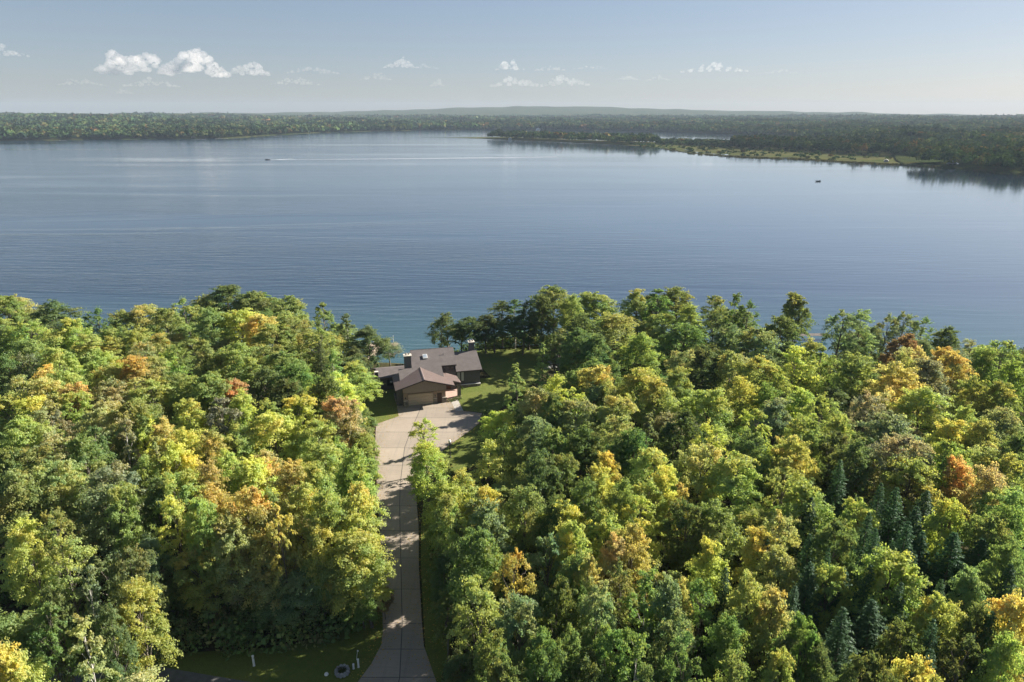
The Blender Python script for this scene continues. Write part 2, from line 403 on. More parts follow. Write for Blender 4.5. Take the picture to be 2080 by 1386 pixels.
def far_h(a, r):
    d = r-rs(a)
    h = -7.0+2.6*sm(-6, 10, d)
    roll = 5*np.sin(a*23+r*.0021)+4*np.sin(a*51-r*.0037+2)+2.5*np.sin(a*120+r*.006)
    slope = .0030+.0085*sm(-.30, -.55, a)+.006*sm(.38, .60, a)*sm(2200, 1200, r)
    rise = np.minimum(d*slope, 12+10*sm(-.3, -.5, a))+np.minimum(np.maximum(d, 0)*.004, 4.0)
    h = h+np.where(d > 0, rise+roll*sm(80, 900, d)*.62, 0)
    crest = np.interp(a, ca, ch)+3.0*np.sin(a*60)+2*np.sin(a*141+1)
    return h+(crest-20)*sm(5400, 8300, r)
A_ = np.radians(np.arange(-62, 62.01, .3))
S_ = np.concatenate([[-40, -8, -2, 4, 12, 30], np.geomspace(60, 9000, 110)])
AA, SS = np.meshgrid(A_, S_); RR = rs(AA)+SS; RR = np.minimum(RR, 9300)
V = np.stack([RR*np.sin(AA), RR*np.cos(AA), far_h(AA, RR)], -1).reshape(-1, 3)
nx, ny = len(A_), len(S_); i = np.arange(nx-1)[None]+np.arange(ny-1)[:, None]*nx
F = np.stack([i, i+1, i+1+nx, i+nx], -1).reshape(-1, 4)
def m_far():
    m = NM('far_wooded_land'); v = m.pos()
    a = m.noise(m.pos(False, (1, 1, .3)), .05, 5, .7); b_ = m.noise(v, .004, 4, .6)
    c = m.ramp(a, [(.3, (.022, .034, .014)), (.5, (.045, .060, .022)), (.72, (.090, .080, .030))])
    c = m.mix(.4, c, m.ramp(b_, [(.35, (.03, .05, .02)), (.65, (.085, .075, .03))]))
    m.principled(c, 1.0, .0, 0, m.bump(m.noise(v, .06, 5, .75), 1.0, 9)); return m.mat
M['far'] = m_far()
tag(link_mesh(np_mesh('hills', V, F, M['far'], smooth=True), 'hills'), kind='structure')

# the low point with its marsh
PEN = [(-230, 1805), (-160, 1786), (-66, 1715), (65, 1566), (163, 1464), (242, 1333)]
pr = random.Random(4)
FR = [(242, 1333), (262, 1272), (285, 1085), (322, 1012), (388, 970), (425, 914), (470, 866)]
for (x1, y1), (x2, y2) in zip(FR, FR[1:]):
    for q in range(1, 9):
        t = q/8; j = pr.uniform(-15, 13) if q < 8 else 0; PEN.append((x1+(x2-x1)*t+j*.55, y1+(y2-y1)*t+j))
PEN += [(640, 880), (820, 1300), (560, 1405), (430, 1450), (300, 1520), (160, 1640), (60, 1765), (0, 1850), (-60, 1835), (-150, 1805)]
def pen_z(x, y): return np.full(np.shape(x), -5.75)
b = MB(); b.prism([(x, y, -7) for x, y in PEN], [(x, y, -5.72) for x, y in PEN])
def m_marsh():
    m = NM('marsh_grass'); v = m.pos(False, (.35, 1, 1)); a = m.noise(v, .03, 6, .65, .6)
    c = m.ramp(a, [(.25, (.030, .046, .017)), (.42, (.058, .072, .026)), (.55, (.098, .092, .040)), (.66, (.045, .062, .024)), (.8, (.12, .10, .05))])
    m.principled(c, 1, .0, 0, m.bump(m.noise(v, .4, 4, .7), .8, .8)); return m.mat
M['marsh'] = m_marsh()
def pool(pts):
    b = MB(); n = 22; P = []
    cx_, cy_, rx_, ry_, ro = pts
    for i in range(n):
        a = 2*pi*i/n; k = 1+.28*sin(3*a+cx_)+.16*sin(5*a+cy_); u, v = rx_*k*cos(a), ry_*k*sin(a); P.append((cx_+u*cos(ro)-v*sin(ro), cy_+u*sin(ro)+v*cos(ro), -5.70))
    b.poly(P); tag(b.build('water', M['water']), kind='structure')
for q in ((290, 1125, 26, 9, -1.0), (312, 1068, 22, 8, -.9), (345, 1030, 26, 7, -.4), (300, 1195, 16, 7, -1.2), (392, 985, 20, 6, -.7)): pool(q)
tag(b.build('marsh', M['marsh']), kind='structure')
PWOOD = [(-58, 1722), (0, 1650), (68, 1580), (165, 1478), (225, 1385), (262, 1390), (330, 1360), (420, 1190), (500, 1060), (560, 985), (560, 900), (640, 880), (820, 1300), (560, 1400), (430, 1440), (300, 1505), (160, 1625), (60, 1750), (0, 1800), (-50, 1790)]

# wooded masses of the far shores: every crown a tuft of leaf faces
GREENS = np.array([.86, .95, 1.04])*np.array([(.050, .078, .026), (.038, .064, .024), (.066, .090, .028), (.085, .094, .030), (.105, .092, .032), (.034, .056, .030), (.14, .10, .036), (.17, .095, .038), (.12, .13, .04)])
GP = np.array([.24, .2, .17, .12, .08, .10, .025, .01, .04])
def tufts(X, Y, Z, Hh, R, ncard, size, rng, colors):
    n = len(X); k = ncard
    u = rng.normal(size=(n, k, 3)); u /= np.linalg.norm(u, axis=2, keepdims=True); u[..., 2] = np.abs(u[..., 2])*1.1-.35
    lump = 1+.28*np.sin(u[..., 0]*4+rng.uniform(0, 6, (n, 1)))*np.cos(u[..., 1]*4+rng.uniform(0, 6, (n, 1)))
    rr = rng.uniform(.72, 1.08, (n, k))*lump
    C = np.stack([X[:, None]+u[..., 0]*rr*R[:, None], Y[:, None]+u[..., 1]*rr*R[:, None], Z[:, None]+Hh[:, None]*.56+u[..., 2]*rr*Hh[:, None]*.46], -1)
    N = u*np.array([1, 1, .9])+rng.normal(size=(n, k, 3))*.42
    sz = size*R[:, None]*rng.uniform(.7, 1.3, (n, k))
    return cards(C.reshape(-1, 3), N.reshape(-1, 3), sz.ravel(), rng)+(np.repeat(colors, k, 0)*rng.uniform(.82, 1.18, (n*k, 1)),)
def cards(C, N, sz, rng, aspect=(.55, .85)):
    N = N/np.maximum(np.linalg.norm(N, axis=1, keepdims=True), 1e-6)
    t = rng.normal(size=C.shape); t -= N*(t*N).sum(1, keepdims=True); t /= np.maximum(np.linalg.norm(t, axis=1, keepdims=True), 1e-6)
    bq = np.cross(N, t); w = (sz*rng.uniform(*aspect, len(sz)))[:, None]*.5; l = sz[:, None]*.5
    V = np.stack([C-t*l, C+bq*w-t*l*.1, C+t*l, C-bq*w-t*l*.1], 1).reshape(-1, 3)
    return V, np.arange(len(V)).reshape(-1, 4)
def m_leaf(name, attr):
    m = NM(name)
    if attr:
        c = m.n('ShaderNodeAttribute', attribute_name='tint', attribute_type='GEOMETRY').outputs[0]
    else:
        oi = m.n('ShaderNodeObjectInfo')
        tn = m.n('ShaderNodeAttribute', attribute_name='turn', attribute_type='GEOMETRY').outputs[2]
        va = m.n('ShaderNodeAttribute', attribute_name='vary', attribute_type='GEOMETRY').outputs[2]
        warm = m.mix(1.0, oi.outputs['Color'], (1.30, .97, .93), 'MULTIPLY')
        f = m.math('ADD', tn, m.math('SUBTRACT', oi.outputs['Alpha'], 1.0), None, True)
        c = m.mix(f, oi.outputs['Color'], warm)
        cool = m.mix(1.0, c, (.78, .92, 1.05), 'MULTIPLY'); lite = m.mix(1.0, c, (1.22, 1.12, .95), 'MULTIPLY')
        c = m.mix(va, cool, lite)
    d = m.n('ShaderNodeBsdfDiffuse'); tr = m.n('ShaderNodeBsdfTranslucent'); mx = m.n('ShaderNodeMixShader')
    m.l(c, d.inputs[0]); m.l(m.mix(1.0, c, (1.25, 1.2, .7), 'MULTIPLY'), tr.inputs[0])
    mx.inputs[0].default_value = .12 if attr else .54; m.l(d.outputs[0], mx.inputs[1]); m.l(tr.outputs[0], mx.inputs[2])
    gl = m.n('ShaderNodeBsdfGlossy'); gl.inputs['Roughness'].default_value = .45; gl.inputs[0].default_value = (.8, .85, .9, 1)
    m2 = m.n('ShaderNodeMixShader'); m2.inputs[0].default_value = .0 if attr else .008
    m.l(mx.outputs[0], m2.inputs[1]); m.l(gl.outputs[0], m2.inputs[2]); m.l(m2.outputs[0], m.out.inputs[0]); return m.mat
M['farleaf'] = m_leaf('far_leaves', True); M['leaf'] = m_leaf('leaves', False)
rg = np.random.default_rng(21)
def pick_cols(n, X, Y, rng):
    c = GREENS[rng.choice(len(GREENS), n, p=GP/GP.sum())]
    patch = np.sin(X*.011+Y*.004)+np.sin(X*.005-Y*.009+1)+np.sin(X*.031)*.5
    c = c*(1+.30*np.clip(patch, -1, 1))[:, None]; return c*rng.uniform(.80, 1.2, (n, 1))
rows = []
r = 690.0
while r < 5600:
    s_ = max(9.5, .0068*r)
    a = np.arange(rad(-47), rad(47), s_/r); a = a+rg.uniform(-.42, .42, len(a))*s_/r
    rr = r+rg.uniform(-.45, .45, len(a))*s_
    ok = rr > rs(a)+1
    a, rr = a[ok], rr[ok]
    rows.append(np.stack([rr*np.sin(a), rr*np.cos(a), far_h(a, rr), rr, np.full(len(a), s_)], 1)); r += s_*.9
T_ = np.concatenate(rows)
keep = ~inpoly(T_[:, 0], T_[:, 1], PEN); T_ = T_[keep]
def wood(name, T, label, cat):
    Vs, Fs, Cs, n0 = [], [], [], 0
    for lo, hi, nc, sz in ((0, 1350, 70, .50), (1350, 2500, 30, .8), (2500, 9e9, 13, 1.2)):
        q = T[(T[:, 3] >= lo) & (T[:, 3] < hi)]; n = len(q)
        if not n: continue
        Hh = rg.uniform(11.5, 19, n)*np.where(rg.random(n) < .06, 1.22, 1); R = q[:, 4]*np.clip(rg.lognormal(-.50, .25, n), .4, .95); Hh = Hh*(.72+.45*R/q[:, 4])*np.where((q[:, 0]/q[:, 1] > .205) & (q[:, 0]/q[:, 1] < .31) & (cat == 'wood'), .5, 1)
        V, F, C = tufts(q[:, 0], q[:, 1], q[:, 2], Hh, R, nc, sz, rg, pick_cols(n, q[:, 0], q[:, 1], rg))
        Vs.append(V); Fs.append(F+n0); Cs.append(C); n0 += len(V)
    me = np_mesh(name, np.concatenate(Vs), np.concatenate(Fs), M['farleaf'], {'tint': np.concatenate(Cs)})
    return tag(link_mesh(me, name), label, cat, None, 'stuff')
wood('far_shore_woods', T_, 'wooded far shore of mixed trees along the horizon', 'forest')
xx, yy = np.meshgrid(np.arange(-80, 830, 8.2), np.arange(870, 1810, 8.2)); xx = xx.ravel()+rg.uniform(-4, 4, xx.size); yy = yy.ravel()+rg.uniform(-4, 4, yy.size)
ok = inpoly(xx, yy, PWOOD); xx, yy = xx[ok], yy[ok]
Tp = np.stack([xx, yy, np.full(len(xx), -5.6), np.hypot(xx, yy), np.full(len(xx), 8.2)], 1)
wood('point_woods', Tp, 'wood of mixed trees covering the low marshy point', 'wood')
# bushes of the marsh
bx = np.concatenate([rg.normal(252, 12, 60), rg.normal(256, 16, 50), rg.uniform(250, 520, 260)]); by = np.concatenate([rg.normal(1315, 38, 60), rg.normal(1225, 55, 50), rg.uniform(930, 1370, 260)])
ok = inpoly(bx, by, PEN); bx, by = bx[ok], by[ok]
n = len(bx); Vb, Fb, Cb = tufts(bx, by, np.full(n, -5.8), rg.uniform(1.6, 6, n), rg.uniform(1.4, 4.2, n), 22, .9, rg, pick_cols(n, bx, by, rg))
tag(link_mesh(np_mesh('marsh_bushes', Vb, Fb, M['farleaf'], {'tint': Cb}), 'marsh_bushes'), 'low bushes scattered over the golden marsh', 'bushes', None, 'stuff')
# reed beds standing in the shallows off the marsh
rx = rg.uniform(262, 500, 420); ry = np.interp(rx, [262, 285, 322, 388, 425, 470, 500], [1240, 1080, 1008, 962, 905, 858, 820])-np.abs(rg.normal(0, 11, 420))
n = len(rx); Vb, Fb, Cb = tufts(rx, ry, np.full(n, -6.1), rg.uniform(.6, 1.6, n), rg.uniform(.8, 3.2, n), 10, .8, rg, np.tile([(.10, .095, .04)], (n, 1)))
tag(link_mesh(np_mesh('reed_beds', Vb, Fb, M['farleaf'], {'tint': Cb}), 'reed_beds'), 'thin reed beds standing in shallow water off the marsh', 'reeds', None, 'stuff')

# ------------------------------------------------------------------ the lake house (u to the right, v away from the camera)
HS = tag(empty('lake_house', (-21.02, 121.30, .09), rad(14)), 'brown roofed lake house with a wide gabled garage at the end of the driveway', 'house')
def bigz(v): return 5.6+.42*(v-5.6)
def gar(u): return 5.6-.30*abs(u-4.15)
# walls -------------------------------------------------------------
b = MB()
b.prism([(0, .0, 0), (8.3, .0, 0), (8.3, .0, gar(8.3)-.25), (4.15, .0, 5.35), (0, .0, gar(0)-.25)], [(0, 6, 0), (8.3, 6, 0), (8.3, 6, gar(8.3)-.25), (4.15, 6, 5.35), (0, 6, gar(0)-.25)])
b.build('garage_wall', M['tanwall'], HS)
b = MB()
b.prism([(-1.1, .5, 0), (-.003, .5, 0), (-.003, .5, gar(0)-.26), (-1.1, .5, gar(-1.1)-.26)], [(-1.1, 6, 0), (-.003, 6, 0), (-.003, 6, gar(0)-.26), (-1.1, 6, gar(-1.1)-.26)])
# main block under the tall roof, its left leg, the right wing and the left wing
b.prism([(2.6, 6.003, 0), (2.6, 10.3, 0), (2.6, 10.3, bigz(10.3)-.26), (2.6, 6.003, bigz(6.0)-.26)], [(11.35, 6.003, 0), (11.35, 10.3, 0), (11.35, 10.3, bigz(10.3)-.26), (11.35, 6.003, bigz(6.0)-.26)])
b.prism([(.0, 2.8, 3.6), (.0, 5.4, 3.6), (.0, 5.4, bigz(5.4)-.26), (.0, 2.8, bigz(2.8)-.26)], [(2.55, 2.8, 3.6), (2.55, 5.4, 3.6), (2.55, 5.4, bigz(5.4)-.26), (2.55, 2.8, bigz(2.8)-.26)])
def rwz(v): return 3.70+.42*(v-6.5) if v <= 12 else 3.70+.42*5.5-.42*(v-12)
P_ = [(6.95, 0), (15, 0), (15, rwz(15)-.24), (12, rwz(12)-.24), (6.95, rwz(6.95)-.24)]
b.prism([(11.55, v, z) for v, z in P_], [(16.55, v, z) for v, z in P_])
def lwz(v): return 2.95+.235*(v-8.6) if v <= 12 else 2.95+.235*3.4-.3*(v-12)
P_ = [(9.25, 0), (14.6, 0), (14.6, lwz(14.6)-.22), (12, lwz(12)-.22), (9.25, lwz(9.25)-.22)]
b.prism([(-4.6, v, z) for v, z in P_], [(2.5, v, z) for v, z in P_])
b.build('wall', M['siding'], HS)
b = MB()
b.prism([(-.02, -.95, 3.0), (8.32, -.95, 3.0), (8.32, -.95, gar(8.32)-.24), (4.15, -.95, 5.36), (-.02, -.95, gar(0)-.24)], [(-.02, -.003, 3.0), (8.32, -.003, 3.0), (8.32, -.003, gar(8.32)-.24), (4.15, -.003, 5.36), (-.02, -.003, gar(0)-.24)])
b.build('gable_face', M['gable'], HS)
b = MB(); b.box(.0, 8.3, -.93, -.004, 2.94, 2.997); b.build('soffit', M['soffit'], HS)
# standing seam roof of the garage, running on over the porch ------------------------------------
b = MB()
def R1(u, v): return (u, v, gar(u))
b.slab([R1(-1.45, -1.3), R1(4.15, -1.3), R1(4.15, 6.3), R1(-1.45, 6.3)], .2)
b.slab([R1(4.153, -1.3), R1(9.95, -1.15), R1(9.95, 1.3), R1(11.6, 1.3), R1(11.3, 4.7), R1(9.0, 5.3), R1(4.153, 6.3)], .2)
mr_ = b.build('metal_roof', M['metal_roof'], HS)
b = MB()
v = -1.05
while v < 6.2:
    for (u0, u1) in ((-1.45, 4.1),):
        b.slab([(u0, v, gar(u0)+.055), (u1, v, gar(u1)+.055), (u1, v+.045, gar(u1)+.055), (u0, v+.045, gar(u0)+.055)], .053)
    u1 = 9.94 if v < 1.3 else 11.4
    if v > 4.6: u1 = 9.3
    b.slab([(4.2, v, gar(4.2)+.045), (u1, v, gar(u1)+.045), (u1, v+.03, gar(u1)+.045), (4.2, v+.03, gar(4.2)+.045)], .043)
    v += .42
b.build('roof_seam', M['metal_roof'], mr_)
b = MB(); b.slab([(4.0, -1.31, gar(4.0)+.085), (4.15, -1.31, 5.69), (4.15, 5.6, 5.69), (4.0, 5.6, gar(4.0)+.085)], .04)
b.slab([(4.152, -1.31, 5.69), (4.3, -1.31, gar(4.3)+.085), (4.3, 5.6, gar(4.3)+.085), (4.152, 5.6, 5.69)], .04); b.build('ridge_cap', M['metal_roof'], mr_)
b = MB()
b.prism([(-1.47, -1.36, gar(-1.47)-.24), (4.15, -1.36, 5.36), (4.15, -1.36, 5.58), (-1.47, -1.36, gar(-1.47)-.02)], [(-1.47, -1.303, gar(-1.47)-.24), (4.15, -1.303, 5.36), (4.15, -1.303, 5.58), (-1.47, -1.303, gar(-1.47)-.02)])
b.prism([(4.153, -1.36, 5.36), (9.97, -1.21, gar(9.97)-.24), (9.97, -1.21, gar(9.97)-.02), (4.153, -1.36, 5.58)], [(4.153, -1.303, 5.36), (9.97, -1.153, gar(9.97)-.24), (9.97, -1.153, gar(9.97)-.02), (4.153, -1.303, 5.58)])
b.build('rake_board', M['fascia'], mr_)
# shingled roofs ------------------------------------------------------------
b = MB()
def R2(u, v): return (u, v, bigz(v))
b.slab([R2(-.2, 2.45), R2(8.45, 2.6), R2(8.4, 5.6), R2(2.5, 5.65), R2(-.2, 5.6)], .22)
b.slab([R2(2.5, 5.653), R2(8.4, 5.603), R2(11.45, 5.603), R2(11.65, 10.5), R2(2.75, 10.5)], .22)
sr_ = b.build('shingle_roof', M['shingle'], HS)
b = MB(); b.box(2.72, 11.68, 10.503, 10.6, bigz(10.5)-.42, bigz(10.5)+.05); b.box(8.2, 11.5, 5.54, 5.597, bigz(5.6)-.25, bigz(5.6)-.03); b.build('fascia', M['fascia'], sr_)
b = MB()
b.slab([(11.55, 6.5, rwz(6.5)), (16.95, 6.5, rwz(6.5)), (16.85, 12, rwz(12)), (11.75, 12, rwz(12))], .2)
b.slab([(11.75, 12.003, rwz(12)), (16.85, 12.003, rwz(12)), (16.95, 15.5, rwz(15.5)), (11.75, 15.5, rwz(15.5))], .2)
w_ = b.build('wing_roof', M['shingle'], HS)
b = MB(); b.box(11.56, 16.97, 6.44, 6.497, rwz(6.5)-.22, rwz(6.5)-.01); b.build('gutter', M['fascia'], w_)
b = MB()
b.slab([(-5.25, 8.6, lwz(8.6)), (2.3, 8.6, lwz(8.6)), (2.62, 12, lwz(12)), (-4.3, 12, lwz(12))], .3)
b.slab([(-4.3, 12.003, lwz(12)), (2.6, 12.003, lwz(12)), (2.6, 15, lwz(15)), (-5.0, 15, lwz(15))], .3)
b.build('low_roof', M['shingle'], HS)
# chimneys -------------------------------------------------------------------
def chimney(u0, u1, v0, v1, z0, z1):
    b = MB(); b.box(u0, u1, v0, v1, z0, z1); c = b.build('chimney', M['chimney'], HS)
    b = MB(); b.box(u0-.13, u1+.13, v0-.13, v1+.13, z1, z1+.14); b.build('chimney_cap', M['ledge'], c)
    b = MB(); uc, vc = (u0+u1)/2, (v0+v1)/2
    for du in (-.28, .28):
        b.lathe((uc+du, vc, z1+.14), [(.13, 0), (.13, .32), (.22, .34), (.22, .40), (.04, .5)], 10)
    b.build('flue', M['flue'], c)
chimney(1.12, 2.47, 5.9, 7.0, 0, 8.05)
chimney(15.3, 16.4, 12.1, 13.0, 0, 7.75)
# skylight ------------------------------------------------------------------
def onroof(u, v, dz): return (u, v+0, bigz(v)+dz)
b = MB()
A1 = [onroof(5.05, 7.7, .02), onroof(5.95, 7.7, .02), onroof(5.95, 8.75, .02), onroof(5.05, 8.75, .02)]
b.prism(A1, [(p[0], p[1], p[2]+.28) for p in A1]); k = b.build('skylight', M['white'], HS)
b = MB(); A2 = [onroof(5.14, 7.79, .303), onroof(5.86, 7.79, .303), onroof(5.86, 8.66, .303), onroof(5.14, 8.66, .303)]; b.prism(A2, [(p[0], p[1], p[2]+.02) for p in A2]); b.build('pane', M['skylight'], k)
b = MB(); b.lathe((9.4, 8.6, bigz(8.6)-.1), [(.06, 0), (.06, .5), (.09, .52), (.09, .58)], 8); b.build('vent_pipe', M['flue'], HS)
# garage front ----------------------------------------------------------------
b = MB(); 
for i in range(5): b.box(1.0, 5.76, -.06, -.003, .02+i*.46, .02+i*.46+.445)
gd = b.build('garage_door', M['door_panel'], HS)
b = MB()
for i in range(5):
    for j in range(4): b.box(1.09+j*1.18, 2.09+j*1.18, -.075, -.062, .09+i*.46, .09+i*.46+.31)
b.build('panel', M['door_panel'], gd)
b = MB(); b.box(.88, .998, -.1, -.003, 0, 2.44); b.box(5.762, 5.88, -.1, -.003, 0, 2.44); b.box(.998, 5.762, -.1, -.003, 2.322, 2.44); b.build('door_frame', M['gable'], gd)
b = MB(); b.box(6.62, 7.52, -.05, -.003, .02, 2.08); sdz = b.build('side_door', M['door_dark'], HS)
b = MB()
for (u0, u1, z0, z1) in ((6.74, 7.04, .2, .9), (7.1, 7.4, .2, .9), (6.74, 7.04, 1.05, 1.9), (7.1, 7.4, 1.05, 1.9)): b.box(u0, u1, -.07, -.052, z0, z1)
b.build('panel', M['door_dark'], sdz)
b = MB(); b.lathe((7.42, -.1, 1.0), [(.02, -.03), (.035, 0), (.02, .03)], 8); b.build('handle', M['flue'], sdz)
for u0, u1 in ((.12, .872), (5.89, 6.55), (7.6, 8.42)):
    b = MB(); b.box(u0, u1, -.16, -.003, 0, 1.05); sb = b.build('stone_base', M['stone'], HS)
    b = MB(); b.box(u0-.03, u1+(.04 if u1 > 8 else .004), -.22, -.003, 1.052, 1.14); b.build('stone_ledge', M['ledge'], sb)
b = MB(); b.tube((.03, -.08, 0), (.03, -.08, 2.95), .05, .05, 8); b.build('downpipe', M['fascia'], HS)
for u in (.5, 6.2):
    b = MB(); b.box(u-.07, u+.07, -.14, -.004, 1.75, 1.79); b.lathe((u, -.12, 1.5), [(.05, 0), (.085, .05), (.085, .2), (.03, .27)], 8); b.build('wall_lamp', M['frame'], HS)
# porch ------------------------------------------------------------------------
b = MB(); b.box(8.32, 11.55, 1.0, 5.99, 0, .16); b.box(8.5, 10.7, .55, .997, 0, .09); b.build('porch_floor', M['paver'], HS)
b = MB(); b.box(10.95, 11.6, 1.6, 2.25, .163, 3.2); pc = b.build('stone_column', M['stone'], HS)
b = MB(); b.box(10.9, 11.65, 1.55, 2.3, .163, .3); b.build('column_base', M['ledge'], pc)
b = MB(); b.box(8.35, 11.5, 1.45, 1.58, 3.0, 3.22); b.build('porch_beam', M['fascia'], HS)
b = MB(); b.box(9.3, 10.25, 5.9, 5.997, .17, 2.25); ed = b.build('entry_door', M['door_dark'], HS)
b = MB(); b.box(9.5, 10.05, 5.875, 5.897, 1.1, 2.05); b.build('pane', M['glass'], ed)
# windows -----------------------------------------------------------------------
def window(u0, u1, v, z0, z1, mat='glass', n=1, parent=HS, back=False):
    s = 1 if back else -1; b = MB(); t = .07
    va, vb = sorted((v, v+s*.07))
    b.box(u0-t, u1+t, va, vb, z1, z1+t); b.box(u0-t, u1+t, va, vb, z0-t, z0); b.box(u0-t, u0, va, vb, z0, z1); b.box(u1, u1+t, va, vb, z0, z1)
    for i in range(1, n): x = u0+(u1-u0)*i/n; b.box(x-.03, x+.03, va, vb, z0, z1)
    f = b.build('window', M['frame'], parent)
    b = MB(); va, vb = sorted((v, v+s*.03)); b.box(u0, u1, va, vb, z0, z1); b.build('pane', M[mat], f)
window(9.15, 10.15, 6.0, 4.35, 5.1); window(10.35, 11.2, 6.0, 4.35, 5.1)
window(11.8, 12.35, 6.947, 1.35, 3.3, 'curtain'); window(12.62, 13.15, 6.947, 1.35, 3.3, 'curtain')
window(-2.3, -1.2, 9.247, .9, 2.1)
for u in (3.4, 5.6, 7.8, 9.6): window(u, u+1.5, 10.303, 2.6, 5.6, 'glass', 2, HS, True); window(u, u+1.5, 10.303, .3, 2.2, 'glass', 2, HS, True)
for u in (12.3, 14.4): window(u, u+1.6, 15.003, .5, 2.3, 'glass', 2, HS, True)
b = MB(); b.lathe((-1.55, 8.95, 1.75), [(.05, -.16), (.22, -.1), (.28, 0), (.22, .1), (.05, .16)], 12); b.tube((-1.55, 8.95, 1.75), (-1.55, 9.24, 1.75), .03, .03, 6); b.build('satellite_dish', M['white'], HS)
b = MB(); b.box(11.56, 16.6, 6.7, 6.947, 0, .52); b.build('stone_plinth', M['stone'], HS)
b = MB(); b.box(11.53, 16.63, 6.66, 6.946, .523, .60); b.build('plinth_ledge', M['white'], HS)
b = MB(); b.box(-4.75, -4.05, 8.35, 8.95, 0, 4.3); pp = b.build('tall_pier', M['siding'], HS)
b = MB(); b.box(-4.8, -4.0, 8.3, 9.0, 4.3, 4.38); b.build('pier_cap', M['ledge'], pp)
b = MB(); b.box(-1.3, -1.13, 1.0, 5.8, 0, .5); b.build('base_course', M['stone'], HS)

# ------------------------------------------------------------------ trees: a few prototypes, then one object per tree
def tubes_np(paths, n=6):
    """paths: list of [(point, radius), ...]"""
    V, F = [], []
    for path in paths:
        base = len(V)
        for k, (p, r) in enumerate(path):
            p = Vector(p); q = Vector(path[min(k+1, len(path)-1)][0]); pp = Vector(path[max(k-1, 0)][0])
            d = (q-pp).normalized() if (q-pp).length > 1e-6 else Vector((0, 0, 1))
            a = d.cross(Vector((0.31, .95, .05))).normalized(); c = d.cross(a)
            for i in range(n): V.append(tuple(p+(a*cos(2*pi*i/n)+c*sin(2*pi*i/n))*r))
        for k in range(len(path)-1):
            for i in range(n): F.append((base+k*n+i, base+k*n+(i+1) % n, base+(k+1)*n+(i+1) % n, base+(k+1)*n+i))
    return np.array(V, np.float32), np.array(F, np.int32)
def limb(p, q, r0, r1, rng, seg=4, wob=.25):
    p = np.array(p, float); q = np.array(q, float); L = np.linalg.norm(q-p); out = []
    for k in range(seg+1):
        t = k/seg; c = p+(q-p)*t+rng.normal(size=3)*wob*L*.08*sin(pi*t)+np.array([0, 0, L*.07*sin(pi*t)])
        out.append((c, r0+(r1-r0)*t))
    return out
def m_bark(name, c, dark, sc):
    m = NM(name); v = m.pos(True, (1, 1, .25)); a = m.noise(v, sc, 4, .6)
    m.principled(m.ramp(a, [(.35, dark), (.55, c)]), .9, .15, 0, m.bump(a, .5, .03)); return m.mat
M['bark'] = m_bark('grey_bark', (.17, .15, .125), (.075, .065, .052), 4)
M['birch'] = m_bark('pale_bark', (.58, .55, .49), (.10, .09, .08), 2.2)
M['deadwood'] = m_bark('dead_wood', (.42, .38, .33), (.22, .2, .17), 3)

def leafy(name, rng, lobes, per, ncard, size, clump=(.62, 1.02), flat=.62, up=.35):
    """lobes: (centre, radius); each carries leaf clumps on its outer upper side"""
    Cs, Ns, Ss, Tn, Va = [], [], [], [], []
    zmax = max(c[2]+r for c, r in lobes); zmin = min(c[2]-r for c, r in lobes)
    mid = np.mean([c for c, r in lobes], 0)
    for c, R in lobes:
        lt = rng.uniform(-.5, .45); lv = rng.uniform(.15, .85)
        out = c-mid; out[2] *= .4; out /= max(np.linalg.norm(out), .3)
        for j in range(per):
            d = rng.normal(size=3); d /= np.linalg.norm(d); d = d+out*.6+np.array([0, 0, up]); d /= np.linalg.norm(d)
            cc = c+d*R*rng.uniform(.5, 1.18)*np.array([1, 1, .85]); cr = R*rng.uniform(*clump)*.5
            k = int(ncard*rng.uniform(.6, 1.3))
            # a spray: long away from the stem, thin, drooping at its tip
            ax = d*np.array([1, 1, .35])+rng.normal(size=3)*.25; ax /= np.linalg.norm(ax); sd_ = np.cross(ax, [0, 0, 1.0]); sd_ /= max(np.linalg.norm(sd_), .2); upv = np.cross(sd_, ax)
            el = rng.uniform(1.15, 1.75); lf = flat*rng.uniform(.55, .95)
            u = rng.normal(size=(k, 3)); u /= np.linalg.norm(u, axis=1, keepdims=True); u[:, 2] = np.where(u[:, 2] < -.25, -u[:, 2]*.6, u[:, 2])
            rad_ = rng.uniform(.35, 1.2, (k, 1)); q = u*rad_*cr
            loc_ = q[:, :1]*el*ax+q[:, 1:2]*.82*sd_+q[:, 2:]*lf*upv; loc_[:, 2] -= np.maximum(q[:, 0]*el, 0)**2*.16/max(cr, .3)
            Cs.append(cc+loc_); Ns.append((u[:, :1]*ax+u[:, 1:2]*sd_+u[:, 2:]*upv*1.2)*.62+d*.32+np.array([0, 0, .3])+rng.normal(size=(k, 3))*.55)
            Ss.append(size*rng.uniform(.65, 1.3, k))
            hgt = (cc[2]-zmin)/(zmax-zmin)
            t0 = lt+(hgt-.55)*1.1+rng.uniform(-.22, .22)
            Tn.append(np.clip(t0+rng.normal(size=k)*.13+(rad_[:, 0]-.85)*.5+u[:, 2]*.12, -1, 1)); Va.append(np.clip(lv+rng.uniform(-.2, .2)+rng.normal(size=k)*.16, 0, 1))
    V, F = cards(np.concatenate(Cs), np.concatenate(Ns), np.concatenate(Ss), rng, (.42, .8))
    return np_mesh(name, V, F, M['leaf'], {'turn': np.concatenate(Tn), 'vary': np.concatenate(Va)})

